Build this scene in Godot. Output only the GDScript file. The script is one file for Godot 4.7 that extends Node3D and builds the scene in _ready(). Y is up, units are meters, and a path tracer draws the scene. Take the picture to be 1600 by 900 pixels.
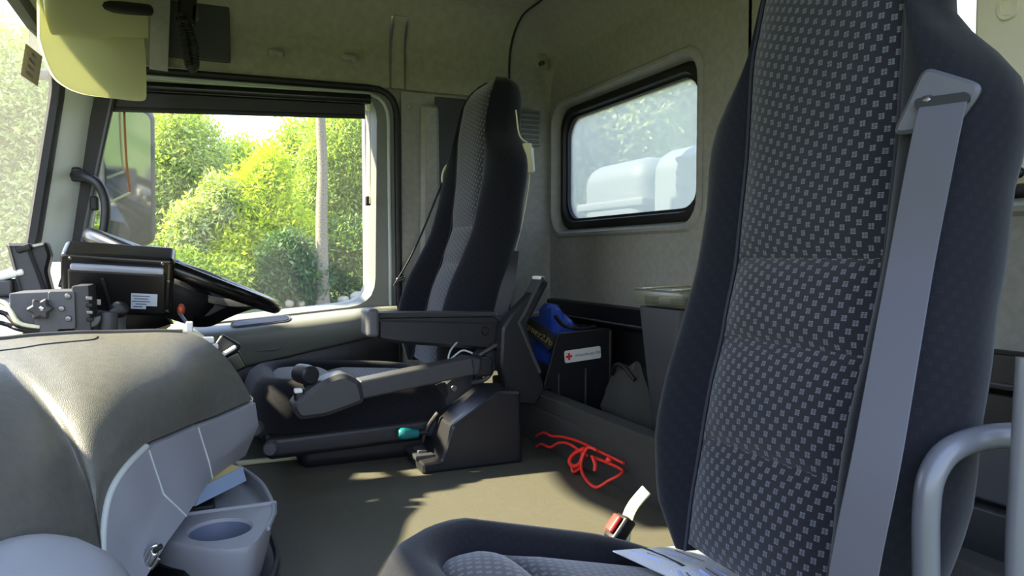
extends Node3D
# Truck cab seen from the open passenger door. x runs rearwards, y up, -z towards the driver's door; metres, ground at y 0.

const FLOOR := 1.217
var M := {}
var used := {}


class MB:
	var p := PackedVector3Array()
	var uv := PackedVector2Array()

	func tri(a: Vector3, b: Vector3, c: Vector3, ua := Vector2.ZERO, ub := Vector2.ZERO, uc := Vector2.ZERO) -> void:
		p.append(a); p.append(b); p.append(c)
		uv.append(ua); uv.append(ub); uv.append(uc)

	func quad(a: Vector3, b: Vector3, c: Vector3, d: Vector3, ua := Vector2.ZERO, ub := Vector2.ZERO, uc := Vector2.ZERO, ud := Vector2.ZERO) -> void:
		tri(a, b, c, ua, ub, uc)
		tri(a, c, d, ua, uc, ud)

	# rows of equal length; uv in metres along the surface
	func grid(rows: Array, close_row := false, close_col := false) -> void:
		var n: int = rows[0].size()
		var us := PackedFloat32Array([0.0])
		var mid: int = rows.size() / 2
		for j in range(1, n + 1):
			us.append(us[j - 1] + rows[mid][j % n].distance_to(rows[mid][j - 1]))
		var v := 0.0
		var last: int = rows.size() if close_col else rows.size() - 1
		for i in last:
			var a: PackedVector3Array = rows[i]
			var b: PackedVector3Array = rows[(i + 1) % rows.size()]
			var v2 := v + a[n / 2].distance_to(b[n / 2])
			for j in (n if close_row else n - 1):
				var k := (j + 1) % n
				quad(a[j], a[k], b[k], b[j], Vector2(us[j], v), Vector2(us[j + 1], v), Vector2(us[j + 1], v2), Vector2(us[j], v2))
			v = v2

	func fan(ring: PackedVector3Array, flip := false) -> void:
		var c := Vector3.ZERO
		for q in ring:
			c += q / ring.size()
		for j in ring.size():
			var k := (j + 1) % ring.size()
			var ua := Vector2(ring[j].x - c.x, ring[j].z - c.z)
			var ub := Vector2(ring[k].x - c.x, ring[k].z - c.z)
			if flip:
				tri(c, ring[k], ring[j], Vector2.ZERO, ub, ua)
			else:
				tri(c, ring[j], ring[k], Vector2.ZERO, ua, ub)

	# closed rings stacked into a body with both ends capped
	func loft(rings: Array, caps := true) -> void:
		grid(rings, true)
		if caps:
			fan(rings[0], false)
			fan(rings[-1], true)

	func tube(pts: PackedVector3Array, r, sides := 10, closed := false) -> void:
		var rings := []
		var n := pts.size()
		var t0 := (pts[1] - pts[0]).normalized()
		var side := t0.cross(Vector3.UP if absf(t0.y) < 0.9 else Vector3.RIGHT).normalized()
		for i in n:
			var a: Vector3 = pts[(i - 1 + n) % n] if closed else pts[maxi(i - 1, 0)]
			var b: Vector3 = pts[(i + 1) % n] if closed else pts[mini(i + 1, n - 1)]
			var t := (b - a).normalized()
			side = (side - t * side.dot(t)).normalized()
			var up := t.cross(side)
			var rad: float = r[i] if r is PackedFloat32Array or r is Array else r
			var ring := PackedVector3Array()
			for k in sides:
				var w := TAU * k / sides
				ring.append(pts[i] + (side * cos(w) + up * sin(w)) * rad)
			rings.append(ring)
		if closed:
			grid(rings, true, true)
		else:
			loft(rings)

	# a flat strap of width w and thickness h along pts; wd is the width direction
	func strap(pts: PackedVector3Array, wd: Vector3, w: float, h: float) -> void:
		var rings := []
		for i in pts.size():
			var t := (pts[mini(i + 1, pts.size() - 1)] - pts[maxi(i - 1, 0)]).normalized()
			var x := (wd - t * wd.dot(t)).normalized() * w * 0.5
			var y := t.cross(x).normalized() * h * 0.5
			rings.append(PackedVector3Array([pts[i] - x * 0.96 - y, pts[i] - x, pts[i] - x * 0.96 + y, pts[i] + x * 0.96 + y, pts[i] + x, pts[i] + x * 0.96 - y]))
		loft(rings)

	func rbox(c: Vector3, size: Vector3, r: float, basis := Basis(), seg := 2) -> void:
		var h := size * 0.5
		var rr := minf(r, minf(h.x, minf(h.y, h.z)) * 0.999)
		var steps := [1.0, 0.414, 0.0] if seg == 2 else [1.0, 0.0]
		for ax in 3:
			var ia := (ax + 1) % 3
			var ib := (ax + 2) % 3
			var la := []
			var lb := []
			for s in steps:
				la.append(-h[ia] + rr * (1.0 - s)); lb.append(-h[ib] + rr * (1.0 - s))
			for s in range(steps.size() - 1, -1, -1):
				la.append(h[ia] - rr * (1.0 - steps[s])); lb.append(h[ib] - rr * (1.0 - steps[s]))
			for sgn in [-1.0, 1.0]:
				var rows := []
				for va in la:
					var row := PackedVector3Array()
					for vb in lb:
						var q := Vector3.ZERO
						q[ax] = h[ax] * sgn
						q[ia] = va
						q[ib] = vb
						var inner := q.clamp(-h + Vector3.ONE * rr, h - Vector3.ONE * rr)
						row.append(c + basis * (inner + (q - inner).normalized() * rr))
					if sgn > 0.0:
						row.reverse()
					rows.append(row)
				grid(rows)

	# polygon (in the axes ux, uy at o) pushed out along nd by depth, with chamfered edges
	func prism(poly: PackedVector2Array, o: Vector3, ux: Vector3, uy: Vector3, nd: Vector3, depth: float, bev := 0.0) -> void:
		var pl := poly.duplicate()
		if Geometry2D.is_polygon_clockwise(pl):
			pl.reverse()
		var n := pl.size()
		var ins := PackedVector2Array()
		for i in n:
			var e1 := (pl[i] - pl[(i - 1 + n) % n]).normalized()
			var e2 := (pl[(i + 1) % n] - pl[i]).normalized()
			var m := (e1.orthogonal() + e2.orthogonal())
			m = m / maxf(0.5, m.length_squared() * 0.5)
			# e.orthogonal() turns clockwise or not; push inwards by testing
			ins.append(pl[i] + m * bev)
		var test := pl[0] + (ins[0] - pl[0]) * 0.02
		if bev > 0.0 and not Geometry2D.is_point_in_polygon(test, pl):
			for i in n:
				ins[i] = pl[i] * 2.0 - ins[i]
		var loops := []
		for s in ([[ins, 0.0], [pl, bev], [pl, depth - bev], [ins, depth]] if bev > 0.0 else [[pl, 0.0], [pl, depth]]):
			var ring := PackedVector3Array()
			for q in s[0]:
				ring.append(o + ux * q.x + uy * q.y + nd * s[1])
			loops.append(ring)
		grid(loops, true)
		var cap: PackedVector2Array = ins if bev > 0.0 else pl
		var ix := Geometry2D.triangulate_polygon(cap)
		if ix.is_empty():
			cap = pl
			ix = Geometry2D.triangulate_polygon(cap)
			loops[0] = loops[1]
			loops[-1] = loops[-2]
		for i in range(0, ix.size(), 3):
			var a := ix[i]; var b := ix[i + 1]; var c := ix[i + 2]
			if (cap[b] - cap[a]).cross(cap[c] - cap[a]) < 0.0:
				var sw := b; b = c; c = sw
			tri(loops[0][a], loops[0][b], loops[0][c], cap[a], cap[b], cap[c])
			tri(loops[-1][a], loops[-1][c], loops[-1][b], cap[a], cap[c], cap[b])

	# a plate with a hole: two loops of equal count, thickness d
	func ring_plate(outer: PackedVector3Array, inner: PackedVector3Array, d: Vector3) -> void:
		var o2 := PackedVector3Array()
		var i2 := PackedVector3Array()
		for q in outer: o2.append(q + d)
		for q in inner: i2.append(q + d)
		grid([outer, inner, i2, o2], true, true)

	func lathe(prof: PackedVector2Array, o: Vector3, axis: Vector3, sides := 20) -> void:
		var x := axis.cross(Vector3.UP if absf(axis.y) < 0.9 else Vector3.RIGHT).normalized()
		var y := axis.cross(x).normalized()
		var rings := []
		for q in prof:
			var ring := PackedVector3Array()
			for k in sides:
				var w := TAU * k / sides
				ring.append(o + axis * q.y + (x * cos(w) + y * sin(w)) * maxf(q.x, 0.0002))
			rings.append(ring)
		loft(rings)

	# normals smoothed where faces meet at less than crease degrees; closed bodies turn outwards, sheets towards a direction
	func done(crease := 40.0, toward = null) -> ArrayMesh:
		var n := p.size() / 3
		var fn := PackedVector3Array()
		var vol := 0.0
		var cen := Vector3.ZERO
		for q in p: cen += q / p.size()
		var facing := 0.0
		for i in n:
			var a := p[i * 3]; var b := p[i * 3 + 1]; var c := p[i * 3 + 2]
			var f := (c - a).cross(b - a)
			fn.append(f)
			vol += f.dot(a - cen)
			if toward != null: facing += f.dot(toward)
		if (toward == null and vol < 0.0) or (toward != null and facing < 0.0):
			for i in n:
				var k := p[i * 3 + 1]; p[i * 3 + 1] = p[i * 3 + 2]; p[i * 3 + 2] = k
				var u := uv[i * 3 + 1]; uv[i * 3 + 1] = uv[i * 3 + 2]; uv[i * 3 + 2] = u
				fn[i] = -fn[i]
		var at := {}
		var keys := []
		for i in p.size():
			var k := Vector3i((p[i] * 10000.0).round())
			keys.append(k)
			if not at.has(k): at[k] = PackedInt32Array()
			at[k].append(i / 3)
		var un := PackedVector3Array()
		for f in fn: un.append(f.normalized())
		var lim := cos(deg_to_rad(crease))
		var nn := PackedVector3Array()
		for i in p.size():
			var own := un[i / 3]
			var s := Vector3.ZERO
			for t in at[keys[i]]:
				if un[t].dot(own) >= lim: s += fn[t]
			nn.append(s.normalized() if s.length_squared() > 1e-20 else (own if own != Vector3.ZERO else Vector3.UP))
		var arr := []
		arr.resize(Mesh.ARRAY_MAX)
		arr[Mesh.ARRAY_VERTEX] = p
		arr[Mesh.ARRAY_NORMAL] = nn
		arr[Mesh.ARRAY_TEX_UV] = uv
		var m := ArrayMesh.new()
		m.add_surface_from_arrays(Mesh.PRIMITIVE_TRIANGLES, arr)
		return m


# ---------- naming ----------
func numbered(called: String) -> String:
	var n: int = used.get(called, 0)
	used[called] = n + 1
	return called if n == 0 else "%s_%03d" % [called, n]

func thing(called: String, label: String, category: String, group := "") -> Node3D:
	var o := Node3D.new()
	o.name = numbered(called)
	add_child(o)
	o.set_meta("label", label)
	o.set_meta("category", category)
	if group: o.set_meta("group", group)
	return o

func part(called: String, mesh: Mesh, m: Material, parent: Node3D, label := "") -> MeshInstance3D:
	var o := MeshInstance3D.new()
	o.mesh = mesh
	o.material_override = m
	o.name = called
	parent.add_child(o, true)
	var k := 0
	if label: o.set_meta("label", label)
	return o

func struct(called: String, mesh: Mesh, m: Material, label: String, category: String) -> MeshInstance3D:
	var o := MeshInstance3D.new()
	o.mesh = mesh
	o.material_override = m
	o.name = called
	add_child(o)
	o.set_meta("kind", "structure")
	o.set_meta("label", label)
	o.set_meta("category", category)
	return o

# moves a thing's origin to its base without moving what is seen
func settle(o: Node3D, at: Vector3) -> void:
	o.position = at
	for c in o.get_children():
		if c is Node3D: c.position -= at


# ---------- curves ----------
func curve(pts: Array, n := 8, closed := false) -> PackedVector3Array:
	var out := PackedVector3Array()
	var k := pts.size()
	for i in (k if closed else k - 1):
		var a: Vector3 = pts[(i - 1 + k) % k] if closed else pts[maxi(i - 1, 0)]
		var b: Vector3 = pts[i]
		var c: Vector3 = pts[(i + 1) % k]
		var d: Vector3 = pts[(i + 2) % k] if closed else pts[mini(i + 2, k - 1)]
		for j in n:
			out.append(b.cubic_interpolate(c, a, d, float(j) / n))
	if not closed: out.append(pts[-1])
	return out

func bez(a: Vector3, b: Vector3, c: Vector3, n := 10) -> PackedVector3Array:
	var out := PackedVector3Array()
	for i in n + 1:
		var t := float(i) / n
		out.append(a * (1 - t) * (1 - t) + b * 2 * t * (1 - t) + c * t * t)
	return out

func across(rows: Array, n := 6) -> Array:  # smooth a grid between its rows too
	var cols := []
	for j in rows[0].size():
		var c := []
		for r in rows: c.append(r[j])
		cols.append(curve(c, n))
	var out := []
	for i in cols[0].size():
		var r := PackedVector3Array()
		for c in cols: r.append(c[i])
		out.append(r)
	return out

func rrect(w: float, h: float, r: float, n := 5) -> PackedVector2Array:
	var out := PackedVector2Array()
	for k in 4:
		var cx := (w * 0.5 - r) * (1.0 if k == 0 or k == 3 else -1.0)
		var cy := (h * 0.5 - r) * (1.0 if k < 2 else -1.0)
		for i in n + 1:
			var a := PI * 0.5 * (k + float(i) / n)
			out.append(Vector2(cx + r * cos(a), cy + r * sin(a)))
	return out

# rounds the corners of any polygon
func soften(poly: Array, r: float, n := 4) -> PackedVector2Array:
	var out := PackedVector2Array()
	var k := poly.size()
	for i in k:
		var b: Vector2 = poly[i]
		var a: Vector2 = b + (poly[(i - 1 + k) % k] - b).limit_length(minf(r, b.distance_to(poly[(i - 1 + k) % k]) * 0.45))
		var c: Vector2 = b + (poly[(i + 1) % k] - b).limit_length(minf(r, b.distance_to(poly[(i + 1) % k]) * 0.45))
		for j in n + 1:
			var t := float(j) / n
			out.append(a * (1 - t) * (1 - t) + b * 2 * t * (1 - t) + c * t * t)
	return out

func lift(poly: PackedVector2Array, o: Vector3, ux: Vector3, uy: Vector3) -> PackedVector3Array:
	var out := PackedVector3Array()
	for q in poly: out.append(o + ux * q.x + uy * q.y)
	return out

func ball(o: Vector3, r: Vector3, n := 10) -> ArrayMesh:
	var m := MB.new()
	var rings := []
	for i in n + 1:
		var a := PI * i / n
		var ring := PackedVector3Array()
		for k in n * 2:
			var w := TAU * k / (n * 2)
			ring.append(o + Vector3(sin(a) * cos(w), cos(a), sin(a) * sin(w)) * r + Vector3(0.00001 * cos(w), 0, 0.00001 * sin(w)))
		rings.append(ring)
	m.loft(rings, false)
	return m.done(80)

func box(c: Vector3, size: Vector3, r := 0.004, basis := Basis(), seg := 1) -> ArrayMesh:
	var m := MB.new()
	m.rbox(c, size, r, basis, seg)
	return m.done(50)

func pipe(pts: PackedVector3Array, r, sides := 10) -> ArrayMesh:
	var m := MB.new()
	m.tube(pts, r, sides)
	return m.done(60)


# ---------- materials ----------
func noise_image(size: int, freq: float, kind: int, seed_: int, oct := 3) -> Image:
	var f := FastNoiseLite.new()
	f.seed = seed_
	f.noise_type = kind
	f.frequency = freq
	f.fractal_octaves = oct
	if kind == FastNoiseLite.TYPE_CELLULAR:
		f.cellular_return_type = FastNoiseLite.RETURN_DISTANCE2_SUB
		f.fractal_type = FastNoiseLite.FRACTAL_NONE
	return f.get_seamless_image(size, size)

func tex(im: Image) -> ImageTexture:
	return ImageTexture.create_from_image(im)

func mat(called: String, c: Color, rough := 0.6, metal := 0.0, spec := 0.5) -> StandardMaterial3D:
	var m := StandardMaterial3D.new()
	m.resource_name = called
	m.albedo_color = c
	m.roughness = rough
	m.metallic = metal
	m.metallic_specular = spec
	M[called] = m
	return m

func grain(m: StandardMaterial3D, t: Texture2D, per_metre: float, cm: float) -> StandardMaterial3D:
	m.uv1_triplanar = true
	m.uv1_scale = Vector3.ONE * per_metre
	m.heightmap_enabled = true
	m.heightmap_texture = t
	m.heightmap_scale = cm
	return m

func mottle(m: StandardMaterial3D, base: Image, lo: float, hi: float) -> void:
	var im := Image.create(base.get_width(), base.get_height(), false, Image.FORMAT_RGB8)
	for y in im.get_height():
		for x in im.get_width():
			var v: float = lerp(lo, hi, base.get_pixel(x, y).r)
			im.set_pixel(x, y, Color(v, v, v))
	m.albedo_texture = tex(im)

func fabric_image(base: Color, dot: Color, weave: float) -> Image:
	# five columns of small two-by-two tufts in a satin order, 36 by 25 mm
	var im := Image.create(180, 125, false, Image.FORMAT_RGB8)
	var r := RandomNumberGenerator.new()
	r.seed = 5
	for y in 125:
		for x in 180:
			var v := 1.0 + weave * (r.randf() - 0.5) + (weave * 0.6 if (x + y) % 4 < 2 else 0.0)
			im.set_pixel(x, y, Color(base.r * v, base.g * v, base.b * v))
	for c in 5:
		var cy := int(((c * 2) % 5) * 25.0) + 12
		var cx := c * 36 + 18
		for y in range(-16, 17):
			for x in range(-16, 17):
				if absi(x) < 2 or absi(y) < 2: continue
				if absi(y) in [8, 9] : continue
				var v := 0.85 + 0.3 * r.randf()
				im.set_pixel(posmod(cx + x, 180), posmod(cy + y, 125), Color(dot.r * v, dot.g * v, dot.b * v))
	return im

func make_materials() -> void:
	var leather := tex(noise_image(512, 0.09, FastNoiseLite.TYPE_CELLULAR, 3))
	var fine_i := noise_image(512, 0.25, FastNoiseLite.TYPE_SIMPLEX, 4, 2)
	var fine := tex(fine_i)
	var soft_i := noise_image(256, 0.02, FastNoiseLite.TYPE_SIMPLEX, 9, 4)
	grain(mat("trim", Color(0.575, 0.57, 0.54), 0.6), fine, 6.0, 0.03)
	mottle(M.trim, soft_i, 0.9, 1.0)
	grain(mat("roof_cloth", Color(0.62, 0.61, 0.53), 0.95), fine, 5.0, 0.1)
	mottle(M.roof_cloth, soft_i, 0.9, 1.0)
	grain(mat("pillar", Color(0.68, 0.71, 0.70), 0.5), fine, 6.0, 0.02)
	grain(mat("cream", Color(0.94, 0.92, 0.80), 0.6), fine, 6.0, 0.02)  # lightened to stand in for bright light on the corner panel
	grain(mat("pad", Color(0.37, 0.37, 0.345), 0.48), leather, 9.0, 0.05)
	mottle(M.pad, soft_i, 0.85, 1.0)
	grain(mat("band", Color(0.52, 0.53, 0.56), 0.55), fine, 8.0, 0.02)
	grain(mat("grey_plastic", Color(0.30, 0.303, 0.32), 0.5), fine, 8.0, 0.02)
	grain(mat("mid_plastic", Color(0.21, 0.213, 0.225), 0.5), fine, 8.0, 0.02)
	grain(mat("dark_plastic", Color(0.095, 0.095, 0.108), 0.45), leather, 12.0, 0.03)
	grain(mat("black_plastic", Color(0.05, 0.05, 0.056), 0.4), fine, 10.0, 0.02)
	mat("rubber", Color(0.045, 0.045, 0.05), 0.6)
	mat("gloss_black", Color(0.035, 0.035, 0.04), 0.25)
	grain(mat("floor_mat", Color(0.40, 0.39, 0.33), 0.62), fine, 9.0, 0.12)
	mottle(M.floor_mat, fine_i, 0.72, 1.0)
	grain(mat("carpet", Color(0.40, 0.39, 0.37), 1.0), fine, 14.0, 0.3)
	mottle(M.carpet, fine_i, 0.55, 1.0)
	mat("fabric", Color.WHITE, 0.95, 0.0, 0.3)
	M.fabric.albedo_texture = tex(fabric_image(Color(0.100, 0.103, 0.125), Color(0.375, 0.38, 0.405), 0.25))
	M.fabric.uv1_scale = Vector3(1.0 / 0.036, 1.0 / 0.025, 1)
	M.fabric.rim_enabled = true
	M.fabric.rim = 0.6
	M.fabric.rim_tint = 0.3
	mat("bolster", Color.WHITE, 0.97, 0.0, 0.25)
	M.bolster.albedo_texture = tex(fabric_image(Color(0.085, 0.088, 0.108), Color(0.112, 0.116, 0.14), 0.22))
	M.bolster.uv1_scale = Vector3(1.0 / 0.036, 1.0 / 0.025, 1)
	M.bolster.rim_enabled = true
	M.bolster.rim = 0.3
	M.bolster.rim_tint = 0.3
	mat("piping", Color(0.17, 0.17, 0.2), 0.95)
	mat("webbing", Color(0.29, 0.29, 0.315), 0.8)
	M.webbing.albedo_texture = null
	mat("dark_webbing", Color(0.2, 0.2, 0.22), 0.7)
	mat("tube_grey", Color(0.35, 0.355, 0.375), 0.3)
	mat("chrome", Color(0.8, 0.8, 0.8), 0.18, 1.0)
	mat("steel", Color(0.5, 0.5, 0.5), 0.4, 0.9)
	mat("red_plastic", Color(0.88, 0.20, 0.16), 0.4)
	mat("teal", Color(0.07, 0.42, 0.43), 0.4)
	mat("white_plastic", Color(0.86, 0.86, 0.84), 0.5)
	mat("cream_plastic", Color(0.83, 0.82, 0.66), 0.5)
	mat("paper", Color(0.97, 0.97, 0.98), 0.85)
	mat("blue_print", Color(0.62, 0.67, 0.86), 0.85)
	mat("ink", Color(0.30, 0.33, 0.45), 0.85)
	mat("book_cover", Color(0.58, 0.66, 0.76), 0.6)
	mat("book_pages", Color(0.88, 0.80, 0.52), 0.8)
	mat("blue_bag", Color(0.17, 0.30, 0.68), 0.4)
	mat("bag_band", Color(0.10, 0.095, 0.085), 0.8)
	mat("gold", Color(0.62, 0.55, 0.28), 0.6)
	mat("orange", Color(0.62, 0.40, 0.18), 0.7)
	mat("lamp_orange", Color(0.62, 0.24, 0.12), 0.4)
	mat("sticker", Color(0.50, 0.47, 0.42), 0.8)
	mat("label_blue", Color(0.68, 0.72, 0.78), 0.6)
	mat("silver_bar", Color(0.62, 0.64, 0.70), 0.35, 0.3)
	mat("visor", Color(0.84, 0.83, 0.66), 0.75)
	M.visor.backlight_enabled = true
	M.visor.backlight = Color(0.7, 0.71, 0.6)
	mat("glass", Color(0.95, 1.0, 0.97, 0.06), 0.03)
	M.glass.transparency = BaseMaterial3D.TRANSPARENCY_ALPHA
	mat("dusty", Color(0.92, 0.94, 0.84, 0.025), 0.6)
	M.dusty.transparency = BaseMaterial3D.TRANSPARENCY_ALPHA
	M.dusty.backlight_enabled = true
	M.dusty.backlight = Color(1, 1, 1)
	mat("dirty", Color(0.86, 0.92, 0.72, 0.46), 0.6)
	M.dirty.transparency = BaseMaterial3D.TRANSPARENCY_ALPHA
	M.dirty.backlight_enabled = true
	M.dirty.backlight = Color(0.9, 0.9, 0.9)
	mat("hazy", Color(0.93, 0.96, 0.86, 0.10), 0.6)
	M.hazy.transparency = BaseMaterial3D.TRANSPARENCY_ALPHA
	M.hazy.backlight_enabled = true
	M.hazy.backlight = Color(1, 1, 1)
	grain(mat("door_frame", Color(0.44, 0.45, 0.42), 0.5), fine, 6.0, 0.02)
	mat("cup_shade", Color(0.36, 0.39, 0.47), 0.5)  # cup interior, darkened in colour to stand in for shade
	grain(mat("console", Color(0.135, 0.136, 0.15), 0.36), fine, 10.0, 0.015)
	mat("clear_lid", Color(0.45, 0.46, 0.36, 0.35), 0.2)
	M.clear_lid.transparency = BaseMaterial3D.TRANSPARENCY_ALPHA
	mat("tape", Color(0.8, 0.78, 0.62), 0.5)
	mat("mirror", Color(0.75, 0.77, 0.78), 0.06, 1.0)
	grain(mat("lawn", Color(0.36, 0.45, 0.14), 1.0), fine, 1.2, 2.0)
	mottle(M.lawn, soft_i, 0.7, 1.0)
	grain(mat("bark", Color(0.62, 0.57, 0.50), 0.9), fine, 2.0, 1.0)
	mottle(M.bark, soft_i, 0.7, 1.0)
	mat("stone", Color(0.62, 0.58, 0.50), 0.9)
	mat("tank", Color(0.36, 0.39, 0.385), 0.6)
	mat("cab_paint", Color(0.75, 0.75, 0.72), 0.4)
	mat("leaf", Color.WHITE, 0.6)
	M.leaf.vertex_color_use_as_albedo = true
	M.leaf.backlight_enabled = true
	M.leaf.backlight = Color(0.8, 0.9, 0.35)


func _ready() -> void:
	# ---------- camera, sky, sun, exposure ----------
	var cam := Camera3D.new()
	cam.name = "camera"
	cam.position = Vector3(0, 1.75, 0)
	cam.rotation_degrees = Vector3(-2.5, -23.6, 0)
	cam.fov = 43.0
	cam.near = 0.02
	cam.far = 400.0
	add_child(cam)
	var env := Environment.new()
	env.background_mode = Environment.BG_SKY
	var sky := Sky.new()
	var sm := ProceduralSkyMaterial.new()
	sm.sky_top_color = Color(0.66, 0.76, 0.95)
	sm.sky_horizon_color = Color(0.93, 0.95, 0.97)
	sm.sky_curve = 0.2
	sm.ground_bottom_color = Color(0.35, 0.38, 0.2)
	sm.ground_horizon_color = Color(0.7, 0.74, 0.6)
	sm.sky_energy_multiplier = 1.3
	sky.sky_material = sm
	env.sky = sky
	env.background_energy_multiplier = 1.0
	env.tonemap_mode = Environment.TONE_MAPPER_LINEAR
	env.tonemap_exposure = 2.9
	env.sdfgi_enabled = true
	env.ssao_enabled = true
	env.ssil_enabled = true
	var we := WorldEnvironment.new()
	we.name = "environment"
	we.environment = env
	add_child(we)
	var sun := DirectionalLight3D.new()
	sun.name = "sun"
	sun.light_color = Color(1.0, 0.95, 0.80)
	sun.light_energy = 3.2
	sun.light_angular_distance = 1.5
	sun.shadow_enabled = true
	add_child(sun)
	sun.look_at_from_position(Vector3.ZERO, Vector3(0.68, -0.60, 0.24), Vector3.UP)
	make_materials()
	build_shell()
	build_dash()
	build_seats()
	build_driver_fittings()
	build_rear_items()
	build_dash_devices()
	build_small_items()
	build_outside()


# ---------- the cab ----------
func screen_x(z: float, y: float) -> float:
	return -0.37 - 0.15 * (1.0 - pow((z + 1.35) / 0.95, 2.0)) + (y - 1.78) * 0.16

func on_screen(poly: PackedVector2Array, cz: float, cy: float, dx := 0.0) -> PackedVector3Array:
	var out := PackedVector3Array()
	for q in poly:
		out.append(Vector3(screen_x(cz + q.x, cy + q.y) + dx, cy + q.y, cz + q.x))
	return out

func build_shell() -> void:
	struct("floor", box(Vector3(0.24, FLOOR - 0.035, -1.365), Vector3(2.0, 0.07, 2.17), 0.003), M.floor_mat, "olive grey speckled rubber mat covering the cab floor", "floor")
	# rear wall: flat panel with two window openings, a rounded tray edge in front of it
	var m := MB.new()
	var n := 6
	for c in [[-1.945, -1.875], [-0.755, -0.825]]:
		var o := lift(rrect(1.06, 1.42, 0.002, n), Vector3(1.19, 1.87, c[1]), Vector3(0, 0, 1), Vector3.UP)
		var i := lift(rrect(0.83, 0.455, 0.075, n), Vector3(1.19, 2.055, c[0]), Vector3(0, 0, 1), Vector3.UP)
		m.ring_plate(o, i, Vector3(0.055, 0, 0))
	struct("wall_rear", m.done(30), M.trim, "grey moulded rear cab wall with two windows", "wall")
	m = MB.new()
	var loops := []
	for k in 7:
		var a := PI * 0.5 * k / 6.0
		var e := 1.0 - cos(a)
		loops.append(lift(rrect(2.10 - 0.05 * e, 1.42 - 0.30 * e, 0.15 - 0.03 * e, n), Vector3(1.04 + 0.153 * sin(a), 1.86, -1.35), Vector3(0, 0, 1), Vector3.UP))
	m.grid(loops, true)
	struct("trim_1", m.done(50, Vector3(-1, 0, 0)), M.trim, "rounded grey edge of the rear cab wall", "trim")
	var seam := MB.new()
	seam.tube(lift(rrect(2.094, 1.414, 0.15, n), Vector3(1.037, 1.86, -1.35), Vector3(0, 0, 1), Vector3.UP), 0.0035, 6, true)
	struct("trim_2", seam.done(60), M.rubber, "dark seam between roof lining and rear wall", "trim")
	var wl := ["black framed rear window behind the driver seat with dusty glass", "rear window behind the front passenger seat, mostly hidden"]
	var wi := 0
	for cz in [-1.945, -0.755]:
		# recess lip, rubber bezel, pane
		var w := thing("window_%d" % (3 + wi), wl[wi], "window")
		w.set_meta("kind", "structure")
		m = MB.new()
		var lips := []
		for s in [[0.86, 0.485, 1.189], [0.845, 0.47, 1.181], [0.825, 0.452, 1.183], [0.80, 0.425, 1.215], [0.795, 0.42, 1.235]]:
			lips.append(lift(rrect(s[0], s[1], 0.075, n), Vector3(s[2], 2.055, cz), Vector3(0, 0, 1), Vector3.UP))
		m.grid(lips, true)
		part("window_lip", m.done(50, Vector3(-1, 0, 0)), M.trim, w)
		m = MB.new()
		var bz := []
		for s in [[0.82, 0.445, 1.228], [0.80, 0.42, 1.215], [0.775, 0.40, 1.211], [0.755, 0.375, 1.212], [0.748, 0.366, 1.224], [0.735, 0.35, 1.226], [0.73, 0.345, 1.25]]:
			bz.append(lift(rrect(s[0], s[1], 0.07, n), Vector3(s[2], 2.055, cz), Vector3(0, 0, 1), Vector3.UP))
		m.grid(bz, true)
		part("window_frame", m.done(40, Vector3(-1, 0, 0)), M.rubber, w)
		m = MB.new()
		m.prism(rrect(0.76, 0.375, 0.07, n), Vector3(1.238, 2.055, cz), Vector3(0, 0, 1), Vector3.UP, Vector3(1, 0, 0), 0.004)
		part("pane", m.done(30), M.dirty, w)
		wi += 1
	# roof lining and upper side panels
	var arc := PackedVector3Array()
	for k in 9:
		var a := PI * 0.5 * k / 8.0
		arc.append(Vector3(0, 2.42 + 0.15 * sin(a), -2.25 - 0.15 * cos(a)))
	m = MB.new()
	for xs in [[-0.42, 1.035]]:
		var rows := []
		for x in xs:
			var r := PackedVector3Array()
			for q in arc.slice(4): r.append(Vector3(x, q.y, q.z))
			for q in [Vector3(0, 2.57, -0.45), Vector3(0, 2.53, -0.34), Vector3(0, 2.42, -0.30)]: r.append(Vector3(x, q.y, q.z))
			rows.append(r)
		m.grid(rows)
	var roof := struct("ceiling", m.done(50, Vector3.DOWN), M.roof_cloth, "grey cloth roof lining of the cab", "ceiling")
	part("roof_skin", box(Vector3(0.415, 2.61, -1.35), Vector3(1.75, 0.05, 2.2), 0.01), M.cab_paint, roof)
	var k2 := 0
	for xs in [[-0.40, 0.605, 0.0], [0.612, 0.655, 0.006], [0.662, 1.034, 0.0]]:
		m = MB.new()
		var rows := []
		for x in xs.slice(0, 2):
			var r := PackedVector3Array([Vector3(x, 2.303, -2.43), Vector3(x, 2.305, -2.40 + xs[2])])
			for q in arc.slice(0, 5): r.append(Vector3(x, q.y, q.z + xs[2]))
			r.append(Vector3(x, 2.54, -2.36))
			r.append(Vector3(x, 2.5, -2.44))
			rows.append(r)
		m.loft(rows)
		struct(["wall_right", "trim_3", "trim_4"][k2], m.done(35), M.roof_cloth, ["upper side panel above the driver door", "narrow pillar strip between the upper side panels", "upper side panel behind the driver door"][k2], "panel")
		k2 += 1
	# side wall behind the door
	m = MB.new()
	m.rbox(Vector3(0.845, 1.755, -2.425), Vector3(0.40, 1.09, 0.05), 0.004, Basis(), 1)
	var bp := struct("trim_5", m.done(40), M.trim, "grey pillar panel behind the driver door", "trim")
	part("pillar_backing", box(Vector3(0.83, 1.80, -2.55), Vector3(0.56, 1.4, 0.04), 0.004), M.cab_paint, bp)
	part("corner_backing", box(Vector3(1.12, 1.88, -2.46), Vector3(0.28, 1.5, 0.04), 0.004), M.cab_paint, bp)
	m = MB.new()
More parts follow.
